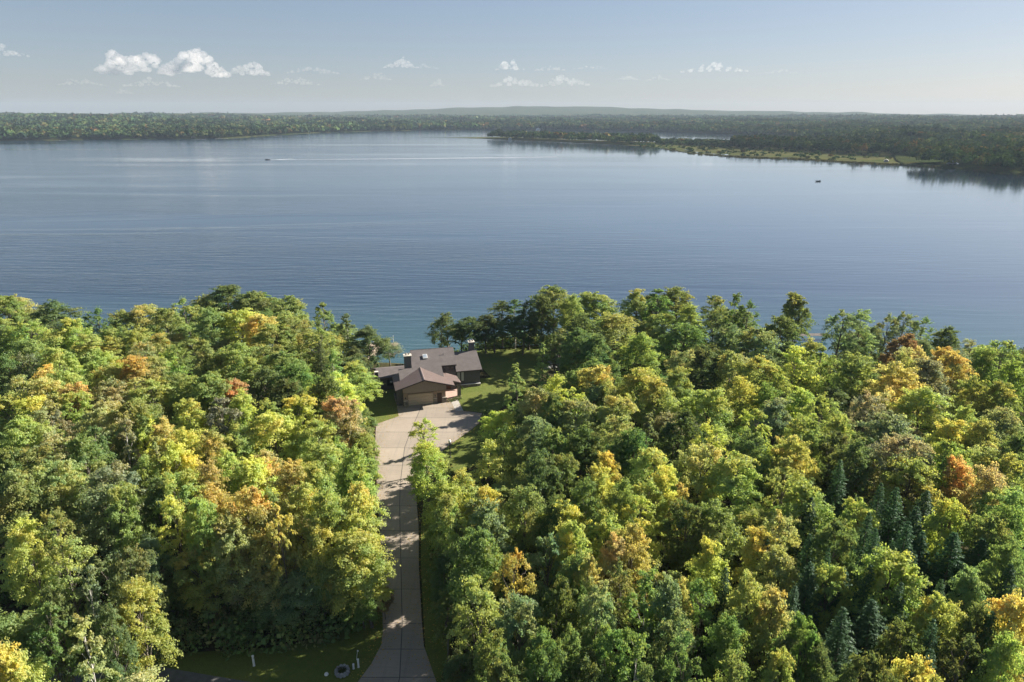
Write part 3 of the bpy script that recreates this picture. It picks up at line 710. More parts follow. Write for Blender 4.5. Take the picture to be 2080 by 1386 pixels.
PROTO = {}
def proto(key, crown, trunk, H, Wd): PROTO.setdefault(key, []).append((crown, trunk, H, Wd))
def make_broad(seed, airy=False):
    rng = np.random.default_rng(seed); H = 15.0; R = 4.0; z0 = 4.2 if not airy else 5.0
    PR = [[.62, .98, .97, .72, .2], [.7, 1.0, .82, .5, .1], [.45, .8, 1.02, .86, .3], [.8, .95, .7, .55, .15]][seed % 4]
    lobes = []; n = 20 if not airy else 15
    for i in range(n):
        t = (i+.5)/n; t = t**.9; a = i*2.39996+rng.uniform(-.5, .5)
        prof = np.interp(t, [0, .25, .55, .8, 1], PR)*rng.uniform(.66, 1.16)
        rr = R*prof*.66; z = z0+1.4+(H-z0-3.0)*t+rng.uniform(-.4, .4)
        lr_ = rng.uniform(1.05, 2.15)*(1.0 if t < .75 else .88)*(.86 if airy else 1)
        lobes.append((np.array([rr*cos(a), rr*sin(a), z]), lr_))
    lean = rng.normal(size=2)*.035
    for c, r in lobes: c[:2] += lean*c[2]
    cm = leafy('leaf_crown', rng, lobes, 13 if not airy else 9, 92 if not airy else 66, .265 if not airy else .26, flat=.72)
    ex = max(max(abs(c[0]), abs(c[1]))+r*1.2 for c, r in lobes)
    top = (lean[0]*H*.8, lean[1]*H*.8, H*.8)
    paths = [[((0, 0, -.6), .26), ((lean[0]*3, lean[1]*3, 3), .2), ((lean[0]*8, lean[1]*8, 8), .13), (top, .05)]]
    for c, r in lobes:
        zb = max(2.4, c[2]-rng.uniform(2.0, 3.4)); zb = min(zb, H*.75)
        paths.append(limb((lean[0]*zb, lean[1]*zb, zb), c, .085, .025, rng))
        for q in range(3 if airy else 1):
            d = rng.normal(size=3); d[2] = abs(d[2]); d /= np.linalg.norm(d); paths.append(limb(c, c+d*r*1.05, .028, .01, rng, 2))
    V, F = tubes_np(paths, 5)
    tm = np_mesh('bark_trunk', V, F, M['bark'], smooth=True)
    proto('q' if airy else 'm', cm, tm, max(c[2]+r*1.05 for c, r in lobes), 2*(R*.66*.95+1.75))
def make_tall(seed):
    rng = np.random.default_rng(seed); H = 16.0; lobes = []
    for i in range(15):
        t = (i+.5)/15; a = i*2.4+rng.uniform(-.6, .6); rr = np.interp(t, [0, .3, .7, 1], [.9, 1.35, 1.0, .1])*rng.uniform(.6, 1.1)
        lobes.append((np.array([rr*cos(a), rr*sin(a), 5.2+(H-6.3)*t]), rng.uniform(.85, 1.3)))
    cm = leafy('leaf_crown', rng, lobes, 6, 62, .30, flat=.95, up=.5)
    paths = [[((0, 0, -.6), .17), ((.15, .1, 5), .13), ((.1, .3, 10), .08), ((0, .1, H*.93), .02)]]
    for c, r in lobes: paths.append(limb((.1, .15, c[2]-1.5), c, .05, .018, rng, 3))
    V, F = tubes_np(paths, 6); tm = np_mesh('bark_trunk', V, F, M['birch'], smooth=True); proto('p', cm, tm, H, 4.6)
def make_cone(seed):
    rng = np.random.default_rng(seed); H = 14.0; lobes = []
    for i in range(22):
        t = (i+.5)/22; a = i*2.4+rng.uniform(-.5, .5); rr = 2.1*(1-t)**.8*rng.uniform(.7, 1.15)
        lobes.append((np.array([rr*cos(a), rr*sin(a), 2.2+(H-2.9)*t]), .5+1.0*(1-t)*rng.uniform(.8, 1.2)))
    cm = leafy('leaf_crown', rng, lobes, 7, 60, .30, flat=.8, up=.5)
    paths = [[((0, 0, -.6), .2), ((0, 0, 7), .12), ((0, 0, H*.95), .02)]]
    for c, r in lobes: paths.append(limb((0, 0, max(1, c[2]-.7)), c, .05, .015, rng, 2))
    V, F = tubes_np(paths, 6); proto('l', cm, np_mesh('bark_trunk', V, F, M['bark'], smooth=True), H, 6.2)
def make_spruce(seed):
    rng = np.random.default_rng(seed); H = 14.0; Cs, Ns, Ss, Tn, Va = [], [], [], [], []; paths = [[((0, 0, -.5), .2), ((0, 0, 7), .11), ((0, 0, H), .012)]]
    nt_ = 34
    for i in range(nt_):
        t = i/(nt_-1); z = 1.0+(H-1.15)*t**.93; L = 2.55*(1-t)**.82*rng.uniform(.85, 1.12)+.16; nb = int(12-5*t)
        off = rng.uniform(0, 6.3)
        for j in range(nb):
            a = off+2*pi*j/nb+rng.uniform(-.2, .2); Lb = L*rng.uniform(.72, 1.15); k = int(11+30*Lb/2.7)
            s = rng.uniform(.08, 1, k)**.75; droop = -.30*Lb*s**1.3+.14*Lb*s**4
            lat = rng.normal(size=k)*.22*Lb*(1.02-s)*.9+rng.normal(size=k)*.05
            x = s*Lb; C = np.stack([x*cos(a)-lat*sin(a), x*sin(a)+lat*cos(a), z+droop+rng.normal(size=k)*.06-np.abs(lat)*.25], 1)
            N = np.stack([.45*cos(a)+rng.normal(size=k)*.35, .45*sin(a)+rng.normal(size=k)*.35, .9+rng.normal(size=k)*.3], 1)
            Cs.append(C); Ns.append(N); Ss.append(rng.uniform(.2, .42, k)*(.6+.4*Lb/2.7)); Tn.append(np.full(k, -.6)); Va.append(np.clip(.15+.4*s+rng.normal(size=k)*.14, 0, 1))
    V, F = cards(np.concatenate(Cs), np.concatenate(Ns), np.concatenate(Ss), rng, (.28, .5))
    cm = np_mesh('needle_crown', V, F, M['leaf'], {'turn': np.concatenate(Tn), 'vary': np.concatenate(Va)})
    V, F = tubes_np(paths, 6); proto('s', cm, np_mesh('bark_trunk', V, F, M['bark'], smooth=True), H, 5.3)
def make_bare(seed):
    rng = np.random.default_rng(seed); paths = [[((0, 0, -.5), .24), ((.2, 0, 4), .19), ((0, .2, 8.5), .14)]]
    def grow(p, d, L, r, dep):
        q = p+d*L; paths.append(limb(p, q, r, r*.55, rng, 3, .5))
        if dep:
            for _ in range(3):
                e = d+rng.normal(size=3)*.5+np.array([0, 0, .2]); grow(q, e/np.linalg.norm(e), L*rng.uniform(.55, .75), r*.55, dep-1)
    for d in ((-.5, .1, .9), (.5, .2, .9), (0, -.4, 1), (-.2, .5, .8)): grow(np.array([0, .2, 8.2]), np.array(d)/1.1, 2.2, .09, 3)
    V, F = tubes_np(paths, 5); proto('d', None, np_mesh('bark_trunk', V, F, M['deadwood'], smooth=True), 13.0, 6.0)
def make_bush(seed):
    rng = np.random.default_rng(seed); lobes = [(np.array([rng.normal()*.7, rng.normal()*.7, rng.uniform(.6, 1.7)]), rng.uniform(.6, .95)) for _ in range(9)]
    cm = leafy('leaf_crown', rng, lobes, 5, 50, .22, flat=.9, up=.6)
    V, F = tubes_np([limb((0, 0, -.2), c, .05, .015, rng, 2) for c, r in lobes], 4); proto('b', cm, np_mesh('bark_trunk', V, F, M['bark'], smooth=True), 2.5, 3.2)
for s_ in range(14): make_broad(100+s_)
for s_ in range(6): make_broad(200+s_, True)
for s_ in range(3): make_tall(300+s_)
for s_ in range(2): make_cone(400+s_)
for s_ in range(4): make_spruce(500+s_)
make_bare(600)
for s_ in range(2): make_bush(700+s_)

# leaf colours: (r, g, b), how far turned, words
LEAF = {
 'G': ((0.191, 0.281, 0.104), .03, 'mid-green'), 'D': ((0.145, 0.202, 0.084), .01, 'dark green'), 'L': ((0.359, 0.448, 0.150), .08, 'lime-green'),
 'Y': ((.480, .520, .165), .06, 'golden-yellow'), 'O': ((.490, .475, .180), .20, 'orange-tipped'), 'R': ((.490, .450, .228), .28, 'salmon-orange'),
 'T': ((.378, .420, .190), .09, 'tan-olive'), 'A': ((0.281, 0.347, 0.126), .06, 'olive-green'), 'B': ((.240, .325, .176), .02, 'dusty blue-green'),
 'S': ((.300, .325, .212), .02, 'thin grey-green'), 'X': ((.240, .180, .110), .23, 'dark red'), 'V': ((0.268, 0.384, 0.146), .02, 'fresh bright green'), 'C': ((.076, .142, .066), -.02, 'blue-green')}
NAME = {'s': ('spruce_tree', 'spruce'), 'p': ('birch_tree', 'birch'), 'l': ('cone_shaped_tree', 'cone-shaped tree'), 'd': ('dead_tree', 'bare dead tree'), 'b': ('bush', 'bush')}
PT = math.radians(18.5)
def project(x, y, z):
    zz = z-54; dep = y*cos(PT)-zz*sin(PT); return (1040+1387*x/dep, 693-1387*(y*sin(PT)+zz*cos(PT))/dep)
TREES = """mA -115.6 150.7 15.3 8.0;mT -115.2 154.7 15.5 9.6;mD -99.4 141.8 15.6 10.1;mL -86.7 129.6 15.9 8.7;mL -94.8 127.7 15.5 9.2;qG -85.9 137.4 15.4 8.6;mA -83.6 139.4 14.0 8.1;mT -79.7 141.9 14.9 8.8;mA -71.9 136.4 15.9 8.5;mA -71.2 146.0 15.3 10.4;mA -61.8 135.4 15.8 9.7;mA -77.2 166.4 16.8 12.4;mD -72.3 167.0 18.9 13.8;mG -64.2 167.5 17.4 11.0;mY -57.3 137.2 15.1 10.4;mO -51.1 132.2 15.2 8.3;mL -99.6 129.3 14.0 9.3;mA -89.7 120.4 14.4 8.7;mY -88.8 126.6 14.5 8.5;mL -78.6 111.8 15.9 7.6;mL -78.7 119.7 15.6 8.7;mL -76.2 121.1 14.3 8.8;mL -69.6 109.0 15.6 8.0;qA -77.1 130.1 13.8 7.6;mL -71.2 125.3 15.2 7.9;mL -67.2 123.5 14.2 6.7;mR -68.1 118.5 14.0 7.5;mO -63.7 107.3 15.8 8.8;mT -61.3 109.9 14.4 7.0;mL -59.9 112.9 14.4 7.2;qA -59.6 113.7 15.5 6.2;mA -53.0 110.6 15.8 6.6;mA -51.4 113.0 14.6 8.8;mA -47.7 112.2 16.0 8.7;mG -85.7 109.2 15.1 7.5;qS -83.7 110.5 14.9 6.1;mO -79.1 106.2 14.4 6.8;mL -71.2 100.3 15.9 6.9;mT -76.2 98.4 15.4 7.7;mT -71.0 96.0 16.0 7.6;mO -65.5 97.0 15.8 7.2;mO -67.1 105.8 14.6 7.3;mT -61.6 97.3 14.7 8.1;mT -59.8 99.9 14.3 7.9;mL -56.6 99.3 14.3 7.8;mA -55.0 101.8 14.1 8.0;mA -51.3 100.5 14.6 7.0;mA -47.6 100.6 15.2 7.9;mR -45.0 100.3 14.0 6.5;mY -40.0 93.7 15.4 6.5;mY -75.3 94.2 14.7 7.0;mY -70.9 92.0 14.6 6.9;mL -66.1 82.8 15.7 6.7;qT -67.4 91.4 14.5 7.3;qS -64.3 88.6 14.1 5.0;mL -64.9 92.9 15.0 5.6;mT -58.1 86.4 15.4 6.9;mT -59.5 93.0 14.1 6.5;mA -52.7 87.6 16.0 6.2;mD -52.8 90.9 14.0 6.8;mL -46.3 90.9 15.5 6.4;qS -42.2 90.1 15.2 8.0;mY -51.6 87.1 14.0 5.8;mO -46.1 82.4 15.6 5.9;mY -43.4 81.5 14.7 6.2;pS -51.1 81.3 16.2 3.3;pT -46.1 79.2 14.9 2.6;mL -36.8 83.5 14.0 6.7;qT -61.4 82.1 13.9 7.4;mA -53.7 76.4 16.0 6.2;mG -56.4 83.6 14.4 6.0;mA -59.1 75.3 15.5 6.9;mG -60.2 73.3 15.9 5.7;mT -52.9 71.4 15.9 5.9;qT -52.6 75.3 14.2 6.5;mO -39.5 80.4 14.7 5.4;mY -41.7 75.3 15.1 6.2;mO -36.2 71.4 15.6 4.5;mY -32.3 74.0 14.2 6.8;mS -47.0 70.4 15.5 6.5;mL -38.0 69.0 15.6 5.7;mA -56.1 68.8 15.8 6.0;mL -45.3 74.9 14.0 5.8;mA -41.9 65.3 15.9 4.5;mA -52.7 69.4 14.1 6.1;mL -35.9 75.6 14.7 5.8;mD -40.8 67.5 15.2 4.6;mA -65.3 167.6 17.7 11.0;mA -54.6 164.5 17.3 12.2;mG -40.0 139.8 15.9 6.8;pD -35.7 140.8 13.0 4.5;mD -30.5 138.3 11.0 9.7;qS -27.0 142.1 7.0 5.8;mA -46.1 126.7 15.1 10.3;mA -43.1 130.0 14.6 8.8;mL -37.5 124.5 14.6 9.0;sD -36.4 121.7 13.4 8.4;pV -30.9 111.4 15.1 3.4;mA -45.5 117.3 14.3 8.5;mG -39.1 110.1 15.4 8.0;mG -33.6 103.5 16.0 8.1;mD -35.4 100.4 14.3 7.4;mG -40.6 105.4 14.1 7.8;mG -28.8 98.1 16.0 6.3;mY -28.1 100.1 15.1 7.9;mY -25.8 101.9 12.0 6.1;mA -35.3 91.0 14.8 6.0;mY -31.4 92.6 14.4 7.6;mY -32.6 86.2 15.2 8.5;mR -24.8 89.7 15.7 7.1;mG -22.9 95.5 11.0 4.5;mA -21.1 87.9 11.0 4.2;mT -24.0 90.3 14.9 6.8;mL -25.7 84.6 14.8 6.4;mL -23.4 79.1 14.1 6.1;mL -19.2 73.7 15.9 5.3;mA -20.3 86.0 10.0 3.3;mR -30.6 76.9 14.0 5.5;mO -26.0 72.2 15.0 6.6;mL -23.2 71.8 15.7 5.6;mL -19.4 73.9 14.2 5.4;mY -22.1 66.0 15.5 5.2;mD -32.0 131.3 9.0 5.3;qY -13.8 95.0 9.5 5.2;mY -11.7 83.8 11.5 5.9;mY -3.3 81.2 13.0 7.8;mY -2.2 93.8 12.0 6.0;mA 0.8 81.3 13.0 4.3;qD -15.4 159.5 13.8 9.8;mD -10.0 151.4 9.3 8.1;qD -6.2 152.0 9.6 8.4;mD -2.3 155.3 12.0 9.4;pG 0.8 155.3 12.6 5.6;qD 4.1 154.3 12.4 7.7;qD -17.5 159.6 12.4 5.6;mD -11.8 149.8 8.0 8.0;mD -4.1 152.1 8.5 8.1;mD 2.5 151.0 10.0 8.1;mL -7.9 72.0 12.0 6.3;mL -5.5 74.9 12.0 5.8;mA 9.9 153.4 15.9 10.8;mD 6.3 148.8 15.3 6.6;mA 13.2 147.5 15.6 7.8;mA 20.2 153.7 14.2 13.6;mA 21.2 134.6 14.9 13.2;mA 30.2 156.8 14.3 7.6;mG 33.9 151.3 15.7 9.4;mA 39.5 156.6 14.6 10.4;mA 39.5 142.0 14.9 8.2;qA 46.1 148.8 15.0 8.7;pG 48.7 143.9 17.1 4.3;mD 51.2 141.3 15.7 6.3;mD 14.7 130.6 16.0 9.4;mG 12.2 124.3 14.9 7.8;mG 15.1 121.0 15.0 7.7;mA 25.0 119.9 15.5 8.1;mG 33.7 127.8 15.0 10.9;mB 42.4 127.7 14.6 8.6;mB 48.0 125.6 14.8 7.4;lV 5.7 121.3 13.3 4.7;lV 1.1 109.7 13.8 5.5;mY 7.2 98.5 16.0 5.5;mO 12.6 102.8 16.0 8.0;mG 16.4 105.9 15.3 5.8;mT 3.8 94.3 15.0 6.2;mY 9.7 95.5 14.7 5.8;mB 12.8 99.8 14.1 5.5;mL 15.3 99.4 14.5 5.1;mL 20.3 101.1 15.6 8.9;mL 22.2 97.0 15.8 7.6;mT 30.2 113.8 14.7 6.2;mA 27.2 101.4 15.6 7.9;mD 33.9 111.1 15.6 7.1;mT 37.5 111.0 15.4 7.1;mL 41.3 107.7 15.3 6.9;mY 35.6 98.8 15.5 7.3;mL 30.2 96.2 14.7 9.4;mT 14.9 90.7 15.4 6.6;mT 15.0 85.2 14.5 6.4;lB 19.8 88.5 14.0 5.0;mB 2.6 83.3 15.6 6.1;mG 5.2 80.4 15.4 5.7;mB 9.4 90.5 14.6 7.2;mY 11.1 72.6 15.9 4.6;mY 10.1 71.3 15.3 5.2;mL 18.1 75.1 15.2 6.6;mG 14.0 79.0 14.0 5.7;mY 17.3 70.5 15.1 4.8;mG 6.0 73.8 14.5 5.0;mY 26.6 80.9 15.4 6.8;mT 23.3 76.5 14.9 6.2;mL 34.2 87.1 15.7 7.0;mG 30.9 79.2 15.3 6.8;mL 27.4 71.9 15.6 7.1;mG 9.4 101.5 14.7 5.6;mG 1.9 99.5 13.0 5.5;mG -0.7 87.4 12.0 4.2;dS 25.6 87.5 13.0 4.2;mD 9.0 80.6 15.3 6.1;mG 6.4 91.6 15.5 6.0;mD 3.5 73.1 15.7 5.6;mD 10.2 80.4 14.7 5.4;mD 15.8 79.7 15.7 6.1;mD 22.6 84.3 15.8 6.4;mA 69.9 165.0 18.2 8.9;qD 70.9 165.0 16.6 8.7;mD 53.4 129.2 16.0 9.3;qB 66.4 132.6 16.0 8.9;qB 71.3 134.0 16.0 9.0;qB 77.8 136.4 14.5 6.1;qB 82.3 138.0 14.6 6.8;qB 85.6 135.5 13.8 6.3;mX 71.0 119.0 15.7 6.9;mD 90.1 134.1 12.0 6.3;qS 94.0 132.6 10.0 5.5;qA 88.3 115.0 15.4 8.9;mA 83.2 112.6 15.0 6.8;mA 54.9 117.6 15.4 6.9;mY 49.0 112.2 15.5 10.4;mA 54.0 112.0 15.5 6.6;mA 60.2 112.0 14.3 9.7;mO 61.3 102.7 15.6 9.8;mR 71.7 113.9 15.2 7.9;mA 66.9 109.9 15.3 6.5;mO 77.8 115.5 14.8 6.1;mO 76.3 109.3 15.3 7.2;mS 69.7 105.7 15.6 7.8;mL 70.4 97.7 15.3 6.3;mA 74.6 95.2 15.5 6.6;mS 70.4 89.5 14.0 6.7;mR 57.7 96.9 14.3 5.9;mL 62.5 94.4 14.9 10.1;qS 52.7 93.4 14.8 6.3;mS 52.8 87.3 14.4 9.5;mS 49.3 77.6 15.4 7.8;mL 44.8 91.3 15.3 7.3;mL 44.3 97.8 14.0 6.4;mB 38.6 90.7 14.9 7.6;mL 45.9 87.6 14.4 5.4;mY 61.6 86.3 14.1 6.9;mL 66.3 86.1 14.2 6.2;mL 64.5 89.1 14.6 4.2;mL 57.5 82.3 11.0 3.6;mT 60.7 78.0 14.3 6.3;mR 55.3 73.8 14.4 4.3;mL 48.6 74.5 14.0 8.3;mL 35.0 78.2 14.9 6.3;mO 36.7 79.2 14.7 5.7;mT 32.7 72.4 15.2 5.3;mR 56.0 70.4 15.2 6.5;mL 62.0 74.8 14.4 5.1;mA 39.2 82.6 15.8 6.3;mD 42.5 82.0 14.0 6.3;mD 43.4 77.4 14.8 5.9;mA 84.7 107.0 14.5 5.9;mG 39.4 97.5 14.8 6.3;mL 44.4 106.7 14.2 6.9;mD 64.2 78.3 15.7 5.2;mA 55.2 77.5 14.7 5.9;mA -56.2 68.0 14.0 6.0;mB -45.4 66.5 15.2 7.2;mY -51.9 61.2 14.1 5.4;mL -46.9 56.9 15.1 4.6;mL -44.8 58.0 14.7 5.3;mY -36.9 63.7 15.2 5.0;qR -48.1 65.6 11.0 3.9;mB -38.3 62.5 12.0 4.4;mO -33.8 67.2 14.8 6.3;mO -29.0 64.2 15.7 5.4;mT -29.7 61.4 14.1 5.8;mT -28.0 62.0 10.3 6.0;mY -34.1 51.1 14.0 4.9;pT -34.9 44.7 16.1 3.1;mY -38.2 42.5 16.0 4.4;mO -39.9 43.3 16.0 1.9;mG -37.3 61.4 6.0 5.4;mG -41.0 48.2 14.2 4.1;mA -47.5 61.3 15.1 4.9;mL -33.2 60.9 11.0 4.9;mD -36.4 54.4 15.3 4.4;mT -32.3 61.4 6.3 5.4;pB -38.2 51.4 15.8 2.7;mD -34.6 48.0 14.4 3.5;mD -40.9 50.4 14.6 3.7;mL -33.1 61.7 16.0 4.3;mR -24.1 67.0 14.7 4.6;mO -23.7 60.8 16.0 3.9;mL -20.4 63.8 15.9 5.2;mO -17.0 66.6 15.2 4.9;mL -18.7 64.9 14.5 4.8;mY -20.6 61.7 13.3 5.3;mL -15.4 61.5 12.4 7.4;mL -20.8 63.0 8.9 5.4;mB -25.5 61.2 5.2 6.0;mB -22.7 60.8 8.0 5.3;mA -26.4 64.9 15.3 4.8;mT -26.1 61.2 10.8 5.0;mX -14.2 62.7 4.5 2.6;mL -18.5 62.6 9.8 5.4;mL -18.0 61.8 7.2 5.0;mG -16.2 61.2 5.2 4.4;mO -25.5 62.5 12.9 4.7;mG -28.2 60.9 3.5 5.0;mY -2.9 64.3 16.0 5.1;mA -7.5 67.6 13.0 4.3;mL -5.7 62.8 14.6 4.4;mB -2.6 62.6 15.2 5.5;mG -3.1 56.0 16.0 6.2;mY -0.4 55.0 14.9 4.4;mL -3.4 50.1 15.3 5.5;mD -7.2 60.3 11.0 3.7;mD -6.6 56.7 9.0 3.2;mG -2.2 44.2 15.2 4.3;mD -4.7 47.1 10.0 3.5;mA 1.2 65.9 15.5 4.9;mY 6.7 64.6 14.2 5.9;mL 5.9 58.6 15.5 4.1;mL 15.2 68.3 14.6 5.7;mY 14.2 63.9 15.1 6.6;mL 9.8 61.0 14.7 4.6;mO 19.6 68.1 14.6 4.3;mO 12.5 59.3 15.1 4.9;mR 9.1 57.8 14.9 4.4;mB 3.1 57.3 14.7 5.5;mG 5.3 54.8 15.5 4.2;mT 6.5 53.7 15.2 3.3;mG 21.6 63.5 14.0 6.2;mY 19.6 57.1 14.5 4.8;pV 11.5 51.0 15.9 3.2;mB 6.9 49.3 15.9 4.1;mB 13.3 49.7 15.8 3.9;mT 15.0 50.3 15.1 2.6;mO 25.0 59.0 14.0 5.1;mB 0.8 48.4 15.6 4.5;mG 4.0 44.9 14.8 3.4;mT 21.2 51.5 15.2 4.5;mG 7.9 44.7 15.4 3.8;pG 9.7 43.5 16.3 3.1;mB 13.0 46.1 15.0 3.8;mG 1.9 42.9 15.9 3.9;mD 18.9 63.7 14.8 5.1;mA 9.6 53.5 14.8 4.1;mD 3.4 49.5 15.7 4.1;mG 17.6 51.2 14.4 4.3;mG 18.0 46.5 14.6 4.2;mG 14.5 43.1 15.7 3.7;mD 6.1 42.8 14.1 3.9;mD 10.6 40.6 15.7 3.8;mA 17.2 41.8 15.4 3.9;mD 0.0 41.4 14.9 4.1;mD 4.8 65.0 14.6 5.1;mG 8.7 66.4 15.6 4.9;mA 11.8 65.9 15.9 4.9;sC 26.1 59.8 13.3 5.9;sC 25.0 50.6 14.0 5.8;sC 32.5 53.5 14.1 5.6;sC 46.9 53.7 14.0 6.6;sC 35.2 51.6 13.7 5.7;sC 33.9 66.9 13.3 6.2;sC 32.8 42.4 14.2 5.5;sC 40.3 46.9 14.6 5.5;sC 20.4 54.9 13.2 5.0;mL 33.7 68.8 14.4 7.0;mL 38.7 66.0 13.0 4.6;sC 40.0 73.2 14.6 6.6;sC 41.1 66.9 14.6 6.1;sC 42.9 66.7 14.3 7.5;sC 47.7 68.9 13.1 7.7;sC 43.0 62.7 14.4 7.4;sC 37.1 61.5 14.9 6.0;sC 39.7 59.5 15.0 7.1;sC 37.1 59.0 14.4 6.3;sC 42.5 59.7 13.1 6.9;sC 43.8 57.4 14.7 8.9;sC 47.4 58.8 13.4 8.3;sC 30.0 58.2 14.3 5.5;sC 29.6 54.5 14.9 4.7;sC 27.5 53.4 14.4 7.5;sC 31.3 54.5 13.3 7.1;sC 39.0 56.3 13.6 4.9;sC 28.0 46.9 14.8 6.9;sC 31.8 48.7 13.3 8.7;sC 38.6 51.0 14.2 5.8;sC 35.5 46.3 13.8 5.2;mB 42.3 52.5 14.3 4.3;mL 35.2 53.8 15.3 8.3;mL 36.7 49.8 14.0 4.9;mL 29.6 53.4 14.2 4.4;mT 27.6 60.9 14.7 4.8;mT 26.2 55.9 14.1 5.2;mL 55.6 67.9 14.1 6.7;mG 51.5 61.5 15.2 5.2;mL 45.8 62.4 15.5 4.6;mO 41.7 47.3 15.8 5.5;mY 30.5 41.6 14.2 3.6;mL 21.0 42.1 14.9 2.9;mD 36.0 44.0 14.6 5.0;mL 38.2 42.8 15.2 4.4;mT 22.5 49.0 15.0 4.6;mG 23.6 44.8 15.9 3.3;mD 21.3 44.6 14.7 3.8;mD 24.6 43.6 14.1 3.8;mD 26.6 41.1 15.4 3.6;mD 32.6 45.5 14.3 3.9;mG 46.8 54.2 15.3 4.7;mG 48.7 60.4 15.0 4.8;mD 32.0 58.1 15.9 4.7;mD 39.3 47.5 15.1 3.5;mL -28.0 116.2 10.9 8.9;mB 82.7 131.1 10.6 7.3;mD 80.6 146.3 10.9 6.6;mT -30.4 43.3 10.7 7.4;mG -46.1 48.9 11.7 8.7;mA -39.0 146.9 9.3 6.9;mB 74.6 140.3 10.2 7.7;mA -110.7 141.8 12.2 7.9;mL -51.7 148.9 12.2 8.8;mA -106.1 137.5 12.0 8.7;mD 76.0 89.6 12.5 6.6;mL 6.9 107.7 9.8 8.5;qA -45.7 146.1 10.5 8.5;mA 10.3 140.7 9.7 8.4;mD 34.7 161.8 11.6 8.4;mB 48.8 155.0 10.2 7.6;mD 24.1 142.4 10.2 6.9;mG 24.3 108.0 12.2 8.1;mD -30.5 122.0 10.8 8.8;mA -38.5 152.3 9.2 7.8;mB 46.9 120.4 11.2 8.8;mA -63.9 129.3 11.6 8.6;mG 12.5 109.2 12.3 8.4;mB 87.4 128.3 9.5 8.6;mD 52.8 105.3 10.4 8.9;mA -38.6 133.7 11.0 8.9;qA 31.7 105.4 10.3 7.4;qA 74.9 102.4 11.1 8.1;mD 69.7 126.6 10.2 6.6;mG -75.2 153.7 12.1 8.7;mD 8.7 131.1 11.5 7.3;mA -58.1 131.1 10.5 6.6;qA 14.1 54.7 12.0 6.9;qD -40.0 57.3 12.0 6.8;mG -58.6 154.6 11.9 7.8;mA -3.1 69.8 11.6 7.4;mL 27.0 66.6 11.6 7.9;mA -81.3 133.9 12.4 7.4;qG 48.4 83.5 12.4 8.8;mD 36.6 122.4 12.3 8.5;mL -68.8 131.8 12.0 7.2;mB 51.9 147.3 12.1 8.1;mG 15.0 115.0 12.2 8.5;mA 28.8 145.2 10.1 7.9;mA 20.5 122.8 12.5 7.7;mL -49.2 95.3 10.2 7.9;mS 23.6 91.6 12.2 7.1;mA 34.1 144.9 12.5 8.0;mS 29.8 90.4 9.5 7.4;qD 60.0 119.3 9.9 6.9;mA -106.1 145.7 12.3 7.7;mA -0.6 76.1 10.1 8.4;mS 57.6 91.2 10.9 7.5"""
def drive_dist(x, y):
    if y > 114: return 99
    xs_ = [p for p in DRIVE]; l = np.interp(y, [53, 58.9, 67.7, 80, 93, 113], [-15.3, -13.9, -15.5, -18, -20.9, -24.8]); r_ = np.interp(y, [53, 58.7, 71.8, 90, 97, 112], [-7.6, -9.4, -11.6, -14.2, -13.6, -7]); 
    return x-r_ if x > r_ else (x-l if x < l else 0)
seen_labels = {}
def where(x, y):
    d = drive_dist(x, y)
    if y > float(shore(x))-17: return 'on the near shore'
    if abs(d) < 7: return 'right of the driveway' if d > 0 else 'left of the driveway'
    if x > -14 and y > 108 and x < 18: return 'by the side lawn'
    return 'in the right wood' if x > -12 else 'in the left wood'
trng = np.random.default_rng(77)
for row in TREES.split(';'):
    kc, x, y, H, Wd = row.split(' '); k, c = kc[0], kc[1]; x, y, H, Wd = float(x), float(y), float(H), float(Wd)
    if k == 'm' and trng.random() < .14: k = 'q'
    cm, tm, h0, w0 = PROTO[k][trng.integers(len(PROTO[k]))]
    col, turn, word = LEAF[c]
    if k in NAME: nm, cat = NAME[k]
    elif c in 'YORLTX': nm, cat = 'maple_tree', 'maple'
    else: nm, cat = 'broadleaf_tree', 'broadleaf tree'
    z = float(gz(x, y)); rt = empty(nm, (x, y, z), trng.uniform(0, 6.28))
    s = Wd/w0; rt.scale = (s, s*trng.uniform(.9, 1.1), H/h0)
    if k != 'd': rt.rotation_euler[0] = trng.normal()*.025; rt.rotation_euler[1] = trng.normal()*.025
    px, py = project(x, y, z+H)
    sp, st = ('', 'crown top') if k != 'd' else ('', 'top')
    size = 'tall narrow ' if k == 'p' else ('small ' if H < 10 and k != 'b' else '')
    lb = '%s%s %s, top %d%% across and %d%% down' % (size, (word+' '+cat.replace('broadleaf tree', 'tree')) if k != 'd' else cat, where(x, y), round(px/20.8), round(py/13.86))
    if lb in seen_labels: lb = lb.replace('top %d%% across' % round(px/20.8), 'top %.1f%% across' % (px/20.8))
    seen_labels[lb] = 1
    tag(rt, lb, cat.split()[-1] if k not in 'ld' else 'tree', {'maple_tree': 'turning maples of the wood', 'broadleaf_tree': 'green broadleaf trees of the wood', 'spruce_tree': 'spruces among the broadleaf trees', 'birch_tree': 'pale barked birches', 'cone_shaped_tree': 'cone shaped light green trees', 'dead_tree': 'dead trees', 'bush': 'bushes around the house'}[nm])
    t = link_mesh(tm, 'trunk', rt)
    if cm:
        o = link_mesh(cm, 'crown', rt)
        j = trng.normal(size=3)*np.array([.05, .035, .05])+trng.normal()*.08
        o.color = (*[max(.01, col[i]*(1+j[i])) for i in range(3)], 1.0+turn-.30+trng.normal()*.10)
